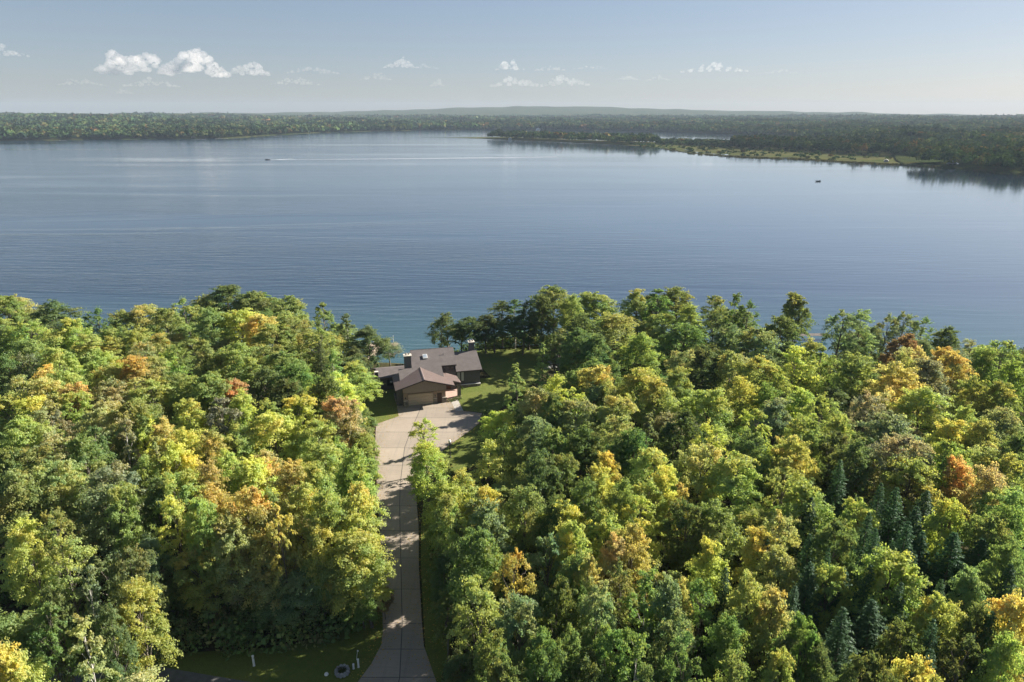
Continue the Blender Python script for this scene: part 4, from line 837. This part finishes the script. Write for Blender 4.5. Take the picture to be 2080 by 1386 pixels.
# undergrowth on the forest floor
ux = np.concatenate([RNG.uniform(-150, 150, 16000), RNG.uniform(-45, -15.5, 420), RNG.uniform(-15.5, 10, 260)]); uy = np.concatenate([RNG.uniform(40, 166, 16000), RNG.uniform(56.8, 64, 420), RNG.uniform(156.3, 161, 260)])
ok = (np.abs(ux) < uy*.82+14) & (uy < shore(ux)-1)
ok &= ~inpoly(ux, uy, [(p[0]+(-2.2 if p[0] < -14 else 2.2), p[1]) for p in DRIVE]) & ~inpoly(ux, uy, DRIVE) & ~inpoly(ux, uy, LAWN_RIGHT) & ~inpoly(ux, uy, [(-32, 112), (-21, 116), (-13, 120), (-2, 122), (-2, 137), (-16, 156), (-38, 172), (-36, 128)])
ok &= ~((uy < np.interp(ux, [-62, -36, -24, -17, -14], [56.6, 57.0, 57.6, 60.6, 63])) & (ux > -62) & (ux < -5)) & ~((ux > -16) & (ux < 12) & (uy > 116) & (uy < 156.2)) & ~((ux > -14) & (ux < -4) & (uy > 94) & (uy < 114)) & ~((uy > 112) & (uy < 160) & (ux < -15.5) & (ux > -34))
ux, uy = ux[ok], uy[ok]; n = len(ux)
cu = np.array([(.10, .165, .05), (.12, .19, .06), (.18, .22, .07), (.09, .14, .05), (.20, .21, .08)])[RNG.integers(0, 5, n)]
Vb, Fb, Cb = tufts(ux, uy, gz(ux, uy)-.1, RNG.uniform(.6, 3.4, n)*np.where(((uy < 64) & (ux < -15) & (ux > -45) & (uy > 58)) | ((uy > 156.2) & (ux > -16) & (ux < 10)), 1.35, 1), RNG.uniform(.6, 1.7, n), 30, .36, RNG, cu)
tag(link_mesh(np_mesh('undergrowth', Vb, Fb, M['farleaf'], {'tint': Cb}), 'undergrowth'), 'dense low undergrowth on the dark forest floor', 'undergrowth', None, 'stuff')

# fallen leaves along the edges of the drive and on the lawns
fl = []
for i in range(len(DRIVE)):
    (x1, y1), (x2, y2) = DRIVE[i-1], DRIVE[i]; L_ = math.hypot(x2-x1, y2-y1); k = int(L_*26)
    if y1 < 54.5 and y2 < 54.5: continue
    tt = RNG.random(k); off = RNG.normal(0, .9, k); fl.append(np.stack([x1+(x2-x1)*tt+off*(y2-y1)/L_, y1+(y2-y1)*tt-off*(x2-x1)/L_], 1))
fl.append(np.stack([RNG.uniform(-14, 9, 500), RNG.uniform(119, 155, 500)], 1)); fl = np.concatenate(fl)
hx, hy = fl[:, 0]+21.02, fl[:, 1]-121.3; hu, hv = hx*cos(rad(14))+hy*sin(rad(14)), -hx*sin(rad(14))+hy*cos(rad(14))
fl = fl[~((hu > -6) & (hu < 17.5) & (hv > -.2) & (hv < 16))]
n = len(fl); V, F = cards(np.stack([fl[:, 0], fl[:, 1], gz(fl[:, 0], fl[:, 1])+.15], 1), np.array([0, 0, 1.0])+RNG.normal(size=(n, 3))*.12, RNG.uniform(.08, .2, n), RNG)
tag(link_mesh(np_mesh('fallen_leaves', V, F, M['farleaf'], {'tint': np.array([(.42, .30, .06), (.35, .2, .06), (.22, .2, .06)])[RNG.integers(0, 3, n)]}), 'fallen_leaves'), 'fallen yellow and brown leaves along the drive edges and lawn', 'fallen leaves', None, 'stuff')

# ------------------------------------------------------------------ small things
def seg(o): return o
# lamp post
r_ = tag(empty('lamp_post', (-10.2, 100.7, .1)), 'black lamp post with a pale globe lantern beside the parking court', 'lamp post')
b = MB(); b.lathe((0, 0, 0), [(.16, 0), (.16, .12), (.10, .18), (.075, .4), (.075, 2.5), (.12, 2.55), (.12, 2.62)], 12); b.build('post', M['rubber'], r_)
b = MB(); b.lathe((0, 0, 2.62), [(.10, 0), (.19, .08), (.24, .24), (.19, .40), (.08, .48)], 14); lt = b.build('lantern', M['white'], r_, True)
b = MB(); b.lathe((0, 0, 3.1), [(.2, 0), (.12, .07), (.03, .1), (.02, .2)], 12); b.build('lantern_cap', M['white'], lt)
# stone ring planter
r_ = tag(empty('stone_planter', (-17.2, 55.0, .1)), 'round ring of rough stones around dark plants on the verge', 'planter')
b = MB()
for row, (R, z, n) in enumerate(((.62, .13, 12), (.60, .36, 11))):
    for i in range(n):
        a = 2*pi*(i+.5*row)/n; q = random.uniform(.85, 1.15)
        b.lathe((R*cos(a), R*sin(a), z), [(.06, -.13*q), (.155, -.1), (.185*q, 0), (.15, .1*q), (.05, .135*q)], 7, 0, 1, random.uniform(.8, 1))
b.build('stone_ring', M['rock'], r_)
Cc = RNG.normal(size=(160, 3))*np.array([.22, .22, .12])+np.array([0, 0, .36]); V, F = cards(Cc, RNG.normal(size=(160, 3))+np.array([0, 0, .6]), RNG.uniform(.08, .2, 160), RNG)
link_mesh(np_mesh('plants', V, F, M['farleaf'], {'tint': np.tile([(.06, .075, .03)], (160, 1))}), 'plants', r_)
# utility pedestals on the verge
def pedestal(x, y, h, r, lab):
    b = MB(); b.lathe((0, 0, 0), [(r*1.15, 0), (r*1.15, .06), (r, .1), (r, h-.08), (r*1.1, h-.06), (r*1.1, h-.02), (r*.7, h)], 10)
    o = b.build('utility_post', M['white'], None); o.location = (x, y, .1); tag(o, lab, 'post', 'white posts on the verge')
pedestal(-15.72, 55.75, 1.05, .10, 'taller white utility post beside the driveway mouth')
pedestal(-16.18, 55.55, .62, .10, 'short white utility post beside the stone planter')
pedestal(-26.5, 55.95, 1.3, .11, 'lone white post at the road edge left of the planter')
b = MB(); b.tube((0, 0, 0), (.22, .0, 1.3), .022, .018, 6); b.box(.16, .30, -.012, .012, 1.1, 1.28); o = b.build('marker_stake', M['white']); o.location = (-16.15, 56.7, .1); tag(o, 'thin leaning white marker stake behind the utility posts', 'stake')
b = MB(); b.lathe((0, 0, 0), [(.2, 0), (.22, .08), (.17, .2), (.06, .27)], 12); o = b.build('utility_cover', M['white'], None, True); o.location = (-18.75, 54.75, .1); tag(o, 'small round white cover in the grass left of the planter', 'cover')
# rocks on the bank beyond the lawn
rk = RNG.uniform(0, 1, (26, 2))
for i in range(26):
    x, y = 7.5+rk[i, 0]*5.5, 141+rk[i, 1]*10; s = RNG.uniform(.35, .8)
    bm = bmesh.new(); bmesh.ops.create_icosphere(bm, subdivisions=2, radius=s)
    for v in bm.verts: v.co *= 1+.22*sin(v.co.x*5+i)*cos(v.co.y*4+i*2); v.co.z *= .65
    me = bpy.data.meshes.new('boulder'); bm.to_mesh(me); bm.free(); me.materials.append(M['rock'])
    o = link_mesh(me, 'boulder'); o.location = (x, y, float(gz(x, y))+.2); o.rotation_euler = (0, 0, i)
    tag(o, 'grey boulder of the rock heap at the far right end of the lawn', 'boulder', 'boulders at the end of the lawn')
# dock
dk = tag(empty('boat_dock', (-33.5, 172.5, -6)), 'weathered wooden boat dock reaching into the lake behind the house', 'dock')
def planks(b, x0, x1, y0, y1, z, along='y', w=.14):
    if along == 'y':
        n = int((y1-y0)/w)
        for i in range(n): b.box(x0, x1, y0+i*w, y0+(i+.88)*w, z-.05, z)
    else:
        n = int((x1-x0)/w)
        for i in range(n): b.box(x0+i*w, x0+(i+.88)*w, y0, y1, z-.05, z)
b = MB(); planks(b, -6, 2.6, 0.4, 3.0, .72, 'x'); b.build('deck', M['wood'], dk)
b = MB(); planks(b, -3.2, -1.6, -13.5, .38, .72); b.build('walkway', M['wood'], dk)
b = MB(); b.box(-6, 2.6, .32, .397, .4, .72); b.box(-6, 2.6, 3.003, 3.08, .4, .72); b.box(2.603, 2.68, .32, 3.08, .4, .72); b.build('edge_board', M['darkwood'], dk)
for (x, y) in ((-5.8, .5), (-5.8, 2.9), (-1.5, .5), (-1.5, 2.9), (2.4, .5), (2.4, 2.9), (-3.1, -6), (-1.7, -6)):
    b = MB(); b.tube((x, y, -2.5), (x, y, .66), .07, .07, 8); b.build('pile', M['darkwood'], dk)
b = MB(); b.tube((1.4, 2.7, .72), (1.4, 2.7, 3.0), .05, .05, 8); b.build('white_pole', M['white'], dk)
b = MB(); b.box(-4, 0.4, 2.6, 2.98, .73, 1.15); b.build('bench', M['white'], dk)
# a low dark raft beside it
b = MB(); planks(b, -1.3, 1.3, -1.1, 1.1, .35); b.box(-1.3, 1.3, -1.1, -1.02, .02, .297); b.box(-1.3, 1.3, 1.02, 1.1, .02, .297); b.lathe((-.9, 0, .02), [(.2, -.1), (.25, 0), (.2, .2)], 8)
o = b.build('swim_raft', M['darkwood']); o.location = (-31.7, 167.5, -6.0); tag(o, 'low dark raft floating between the dock and the shore', 'raft')
r_ = tag(empty('shore_dock', (84, 181, -6)), 'dark dock glimpsed past the trees on the right shore', 'dock')
b = MB(); planks(b, -6, 4, -1, 1.2, 1.3, 'x', .2); b.build('deck', M['darkwood'], r_)
for x in (-5.5, -1, 3.5):
    b = MB(); b.tube((x, 0, -1.5), (x, 0, 1.24), .1, .1, 8); b.build('pile', M['darkwood'], r_)
# boats -------------------------------------------------------------------
def hull(L, Wd, D_, m):
    b = MB(); st = []
    for t in np.linspace(0, 1, 9):
        w = Wd/2*(1-max(0, (t-.45)/.55)**2.2)*(.9+.1*min(1, t*4)); x = -L/2+L*t; kz = .12*t**3*D_*2; top = D_*(1+.35*t**2)
        st.append([(x, -w, top), (x, -w*.8, kz+D_*.25), (x, 0, kz), (x, w*.8, kz+D_*.25), (x, w, top), (x, w*.86, top), (x, w*.68, kz+D_*.42), (x, -w*.68, kz+D_*.42), (x, -w*.86, top)])
    V = [p for s in st for p in s]; n = 9
    b.quads(V, [(k*n+i, k*n+(i+1) % n, (k+1)*n+(i+1) % n, (k+1)*n+i) for k in range(8) for i in range(n)]+[tuple(range(n)), tuple(range(8*n, 9*n))[::-1]]); return b
def m_paint(n, c): return m_simple(n, c, .35, .06, 2, .5)
M['hull_dark'] = m_paint('dark_hull_paint', (.035, .04, .045)); M['hull_green'] = m_paint('green_hull_paint', (.03, .06, .05)); M['cowl'] = m_paint('black_cowl', (.02, .02, .02))
M['seat'] = m_paint('seat_vinyl', (.35, .33, .30)); M['awning'] = m_paint('dark_awning', (.04, .045, .06))
M['skin'] = m_simple('skin', (.45, .28, .2), .6); M['hair'] = m_simple('hair', (.05, .035, .025), .8)
def boat(name, loc, rz, L, Wd, mat, lab, canopy):
    r = tag(empty(name, loc, rz), lab, 'boat'); hull(L, Wd, .75, 0).build('hull', M[mat], r)
    b = MB(); b.box(-L/2-.45, -L/2-.02, -.22, .22, .55, 1.2); b.box(-L/2-.3, -L/2-.12, -.08, .08, -.4, .55); b.build('outboard_motor', M['cowl'], r)
    for x in (-.22, .12):
        b = MB(); b.box(L*x, L*x+.45, -Wd*.34, Wd*.34, .34, .62); b.build('seat', M['seat'], r)
    if canopy:
        b = MB(); b.box(L*.16, L*.18, -Wd*.36, Wd*.36, .7, 1.35); b.build('windshield', M['glass'], r)
    return r
def person(loc, rz, shirt, lab):
    r = tag(empty('person', loc, rz), lab, 'person', 'people in the boats')
    P = [(0, 0, .12), (0, 0, .36), (.02, 0, .56), (.03, 0, .68), (.04, 0, .80), (0, .2, .54), (.16, .26, .32), (.34, .16, .3), (0, -.2, .54), (.16, -.26, .32), (.34, -.16, .3), (.05, .1, .12), (.46, .12, .12), (.48, .12, -.3), (.05, -.1, .12), (.46, -.12, .12), (.48, -.12, -.3), (.05, 0, .92), (.56, .12, -.33), (.56, -.12, -.33)]
    E_ = [(0, 1), (1, 2), (2, 3), (3, 4), (2, 5), (5, 6), (6, 7), (2, 8), (8, 9), (9, 10), (0, 11), (11, 12), (12, 13), (0, 14), (14, 15), (15, 16), (4, 17), (13, 18), (16, 19)]
    Rr = [.16, .15, .13, .06, .10, .07, .05, .04, .07, .05, .04, .10, .08, .06, .10, .08, .06, .085, .04, .04]
    me = bpy.data.meshes.new('body'); me.from_pydata(P, E_, []); me.materials.append(shirt); o = link_mesh(me, 'body', r)
    md = o.modifiers.new('skin', 'SKIN'); 
    for i, v in enumerate(me.skin_vertices[0].data): v.radius = (Rr[i], Rr[i]); v.use_root = (i == 0)
    o.modifiers.new('sub', 'SUBSURF').levels = 1
    b = MB(); b.lathe((.055, 0, .84), [(.075, 0), (.10, .05), (.105, .1), (.07, .16), (.02, .18)], 10); b.build('face', M['skin'], r, True)
    b = MB(); b.lathe((.035, 0, .9), [(.112, 0), (.115, .06), (.08, .12), (.02, .14)], 10); b.build('cap', M['cowl'], r, True)
mbt = boat('motorboat', (-327, 943, -6.08), rad(184), 6.6, 2.3, 'hull_dark', 'dark motorboat towing a long straight wake across the lake', True)
for dx, sh, lb in ((.9, m_paint('shirt_blue', (.06, .09, .16)), 'person in dark blue at the wheel of the motorboat'), (-1.3, m_paint('shirt_pale', (.5, .48, .45)), 'person in a pale top on the rear seat of the motorboat')):
    person((-327-dx, 943-.3, -5.5), rad(184), sh, lb)
fbt = boat('fishing_boat', (281, 640, -6.08), rad(12), 4.9, 1.8, 'hull_green', 'small dark green fishing boat drifting alone on calm water', False)
for dx, sh, lb in ((-1.0, m_paint('shirt_green', (.04, .10, .06)), 'person in green seated at the stern of the fishing boat'), (.75, m_paint('shirt_black', (.03, .03, .035)), 'person in black seated at the bow of the fishing boat')):
    person((281+dx, 640+dx*.2, -5.5), rad(12), sh, lb)
# wake
def m_wake():
    m = NM('wake_foam'); v = m.pos(); n = m.noise(v, .35, 5, .7); x = m.n('ShaderNodeSeparateXYZ'); m.l(v, x.inputs[0])
    p = m.n('ShaderNodeBsdfDiffuse'); p.inputs[0].default_value = (.62, .66, .70, 1); t = m.n('ShaderNodeBsdfTransparent'); mx = m.n('ShaderNodeMixShader')
    f = m.math('MULTIPLY', m.mrange(x.outputs[0], -322, -285, .8, .26), m.mrange(n, .25, .5)); f = m.math('MULTIPLY', f, m.mrange(x.outputs[0], -60, 120, 1, .25), None, True)
    m.l(f, mx.inputs[0]); m.l(t.outputs[0], mx.inputs[1]); m.l(p.outputs[0], mx.inputs[2]); m.l(mx.outputs[0], m.out.inputs[0]); return m.mat
b = MB(); W0 = (-323.5, 943.2); N_ = 40
def strip(ang, L, w0, w1):
    for k in range(N_):
        t0, t1 = k/N_, (k+1)/N_; P = []
        for t, sgn in ((t0, -1), (t1, -1), (t1, 1), (t0, 1)):
            d = L*t; w = (w0+(w1-w0)*t)/2; bend = 26*t*t
            P.append((W0[0]+d*cos(ang), W0[1]+d*sin(ang)+bend+sgn*w, -5.9))
        b.poly(P)
strip(rad(5.5), 390, 6, 34); strip(rad(0), 22, 2, 4); strip(rad(11), 22, 2, 4)
tag(b.build('boat_wake', m_wake()), 'long pale wake trailing behind the dark motorboat', 'wake', None, 'stuff')
# cottages and docks along the far shore -------------------------------------
def cottage(x, y, z, rz, w, d, h, wall, roof, lab):
    r = tag(empty('cottage', (x, y, z), rz), lab, 'cottage', 'cottages on the far shores')
    b = MB(); b.prism([(-w/2, -d/2, -1), (w/2, -d/2, -1), (w/2, -d/2, h), (0, -d/2, h+w*.28), (-w/2, -d/2, h)], [(-w/2, d/2, -1), (w/2, d/2, -1), (w/2, d/2, h), (0, d/2, h+w*.28), (-w/2, d/2, h)]); b.build('wall', wall, r)
    b = MB()
    for s in (-1, 1): b.slab([(s*(w/2+.5), -d/2-.5, h-.28+.03), (0, -d/2-.5, h+w*.28+.03), (0, d/2+.5, h+w*.28+.03), (s*(w/2+.5), d/2+.5, h-.28+.03)][::s], .2)
    b.build('roof', roof, r)
    b = MB(); b.box(-w*.3, -w*.05, -d/2-.06, -d/2-.003, .9, 2.1); b.box(w*.08, w*.32, -d/2-.06, -d/2-.003, .9, 2.1); b.build('window', M['glass'], r)
blue = m_paint('blue_tarp', (.10, .22, .42)); red = m_paint('brown_cottage', (.2, .13, .09)); wh = m_paint('white_cottage', (.72, .70, .66)); gr = m_paint('grey_roof', (.22, .22, .23))
def far_at(px, py, z=-5.0):
    dx = (px-1040)/1387; dy = (693-py)/1387; d = (dx, cos(PT)+dy*sin(PT), -sin(PT)+dy*cos(PT)); t = (z-54)/d[2]; return d[0]*t, d[1]*t
for px, py, w, d, h, wl, rf, lb in ((629, 270.5, 7, 7, 6, wh, wh, 'tall white cottage at the middle of the far left shore'), (1036, 284, 8, 7, 3.2, wh, gr, 'white cottage with grey roof at the tip of the low point'), (1934, 337, 11, 7, 2.4, gr, blue, 'blue roofed boathouse at the foot of the right shore wood'), (393, 281, 9, 7, 3, wh, gr, 'pale cottage among trees above the longest far left dock'), (53, 283, 9, 6, 3, wh, gr, 'pale cottage near the left end of the far shore'), (1800, 329, 5, 4, 1.6, gr, wh, 'white shed where the marsh meets the right wood'), (275, 281.5, 8, 6, 3, red, wh, 'brown cottage with white roof on the far left shore'), (1093, 264.5, 16, 10, 4, wh, gr, 'white cottage across the water behind the low point')):
    x, y = far_at(px, py, -5.6); cottage(x, y, -5.4, math.atan2(-x, y), w, d, h, wl, rf, lb)
for px, py, L, lb in ((408, 283.5, 24, 'longest white dock on the far left shore'), (128, 286, 14, 'pale dock near the left end of the far shore'), (450, 282, 30, 'low pale dock just right of the longest far left dock'), (565, 277.5, 22, 'pale dock where the far left shore bends away'), (1925, 341, 12, 'grey dock in front of the blue roofed boathouse')):
    x, y = far_at(px, py, -5.6); r = tag(empty('far_dock', (x, y, -6), math.atan2(-x, y)), lb, 'dock', 'docks on the far shores')
    b = MB(); planks(b, -L/2, L/2, -1.3, 1.3, .9, 'x', .6); b.build('deck', M['white'], r)
    for q in (-.45, 0, .45):
        b = MB(); b.tube((L*q, 0, -1), (L*q, 0, .84), .12, .12, 6); b.build('pile', M['darkwood'], r)
# shrubs by the house ------------------------------------------------------
def bush(x, y, s, h, c, lab):
    cm, tm, h0, w0 = PROTO['b'][len(lab) % 2]; rt = tag(empty('bush', (x, y, float(gz(x, y))), s*5), lab, 'bush', 'bushes around the house'); rt.scale = (s, s, s*h)
    link_mesh(tm, 'trunk', rt); o = link_mesh(cm, 'crown', rt); col, turn, _ = LEAF[c]; o.color = (*col, .85+turn)
def hp(u, v): return (-21.02+u*cos(rad(14))-v*sin(rad(14)), 121.30+u*sin(rad(14))+v*cos(rad(14)))
for u, v, s, h, c, lb in ((8.9, .2, .30, .8, 'D', 'small dark bush nearest the garage on the porch step'), (9.6, .35, .32, .8, 'D', 'second small dark bush along the porch step'), (10.3, .5, .34, .8, 'D', 'third small dark bush along the porch step'), (11.0, .9, .34, .8, 'D', 'small dark bush at the foot of the stone porch column'), (12.3, 6.2, .3, .8, 'G', 'low green bush under the curtained windows'), (-7.6, 9.6, .75, .9, 'X', 'reddish brown round bush left of the low wing'), (-8.6, 12.0, .9, 1.0, 'G', 'green bush behind the reddish bush'), (-9.4, 7.0, 1.0, 1.1, 'D', 'dark green bush at the left lawn edge'), (-6.2, 16.8, .9, 1.0, 'S', 'grey-green bush behind the low wing roof'), (-4.8, 18.8, 1.1, 1.5, 'B', 'tall blue-green bush on the bank behind the low wing')):
    x, y = hp(u, v); bush(x, y, s, h, c, lb)

# ------------------------------------------------------------------ clouds, far beyond the haze
def m_cloud():
    m = NM('cloud'); vs_ = m.n('ShaderNodeVolumeScatter'); vs_.inputs['Color'].default_value = (1, .94, .90, 1); vs_.inputs['Anisotropy'].default_value = .25
    at = m.n('ShaderNodeObjectInfo'); d = m.math('MULTIPLY', at.outputs['Alpha'], .0026)
    m.l(d, vs_.inputs['Density']); m.l(vs_.outputs[0], m.out.inputs['Volume']); return m.mat
M['cloud'] = m_cloud()
from mathutils import noise as mn
def cloud(i, px0, px1, py0, py1, lab, dens=1.0):
    Dst = 15000+i*160; sc = Dst/1387/cos(math.atan((693-(py0+py1)/2)/1387)); pm = (px0+px1)/2
    dx = (pm-1040)/1387; dy = (693-py1)/1387; d = Vector((dx, cos(PT)+dy*sin(PT), -sin(PT)+dy*cos(PT))); d = d/d.y
    c = Vector((0, 0, 54))+d*Dst; wd = (px1-px0)*sc*1.0; ht = (py1-py0)*sc*1.0; rng = np.random.default_rng(900+i)
    bm = bmesh.new(); nb = int(max(9, min(46, 22*wd/ht*.8)))
    hump = [rng.uniform(.25, .75, 3), rng.uniform(.10, .22, 3), rng.uniform(.5, 1.0, 3)]
    for k in range(nb):
        t = rng.uniform(.03, .97); env = max(.60*sin(pi*t)**.5, max(h_*math.exp(-((t-c_)/w_)**2) for c_, w_, h_ in zip(*hump)))
        env *= sin(pi*t)**.35; R = ht*rng.uniform(.10, .24)*(.5+.6*env); z = R*.4+rng.uniform(0, 1)**.9*max(0, ht*env-R*1.4); x = (t-.5)*(wd-R*2)
        mt = bmesh.ops.create_icosphere(bm, subdivisions=4 if wd > 1200 else 3, radius=R)['verts']
        ph = Vector((k*3.1, i*1.7, k*.7)); yy_ = rng.uniform(-.3, .3)*ht
        for v in mt:
            q = v.co/R; nz = mn.fractal(q*1.7+ph, .75, 2.2, 6)
            v.co *= 1+.42*nz
            if v.co.z < 0: v.co.z *= .5
            v.co += Vector((x, yy_, z))
    me = bpy.data.meshes.new('cloud'); bm.to_mesh(me); bm.free(); me.materials.append(M['cloud']); me.polygons.foreach_set('use_smooth', [True]*len(me.polygons))
    o = link_mesh(me, 'cloud'); o.location = c; o.rotation_euler = (0, 0, math.atan2(-c.x, c.y)); o.color = (1, 1, 1, dens)
    tag(o, lab, 'cloud', 'small clouds over the far shore')
CL = [(203, 345, 90, 152, 'left half of the largest puffy cloud over the left shore', 1), (325, 462, 92, 156, 'right half of the largest puffy cloud over the left shore', 1), (462, 550, 120, 154, 'soft cloud joined to the right end of the largest cloud', .8), (-60, 46, 90, 114, 'bright cloud cut by the left edge of the photo', .8), (585, 685, 130, 150, 'thin cloud right of the largest cloud, upper of two', .45), (552, 650, 154, 173, 'thin cloud right of the largest cloud, lower of two', .6), (253, 362, 158, 177, 'small ragged cloud just below the largest cloud', .55), (128, 208, 158, 174, 'faint cloud low at the left, below the largest cloud', .45), (780, 850, 118, 139, 'small bright cloud left of the middle of the sky', .8), (838, 890, 128, 140, 'faint wisp at the right of the small bright cloud', .4), (1008, 1066, 123, 143, 'small bright puffy cloud above the far hill', .8), (1085, 1148, 130, 144, 'thin bright cloud just right of the small puffy cloud', .6), (1165, 1232, 131, 141, 'thin short streak of cloud right of the far hill top', .5), (998, 1105, 152, 177, 'wide pale cloud low over the far hill, left part', .5), (1105, 1200, 150, 175, 'wide pale cloud low over the far hill, right part', .45), (1252, 1298, 151, 163, 'tiny cloud low right of the far hill', .5), (1383, 1515, 128, 147, 'long flat bright cloud over the right far shore', .7), (1312, 1362, 154, 164, 'tiny faint cloud below the long flat cloud', .4), (874, 904, 160, 176, 'tiny round cloud low left of the far hill', .4), (732, 796, 148, 163, 'faint low cloud below the small bright cloud', .35), (1540, 1640, 140, 150, 'faint streak of cloud toward the bright right sky', .35), (236, 268, 178, 191, 'tiny faint cloud lowest at the left', .35)]
for i, (a0, a1, b0, b1, lb, dn) in enumerate(CL): cloud(i, a0, a1, b0, b1, lb, dn)

# ------------------------------------------------------------------ the air
b = MB(); b.box(-9600, 9600, -400, 9500, -14, 175)
m = NM('haze'); vp = m.n('ShaderNodeVolumePrincipled'); vp.inputs['Color'].default_value = (.43, .53, .66, 1); vp.inputs['Density'].default_value = 7.0e-5; vp.inputs['Anisotropy'].default_value = .05
m.l(vp.outputs[0], m.out.inputs['Volume'])
tag(b.build('haze', m.mat), 'thin pale blue haze over the lake and far hills', 'haze', None, 'stuff')
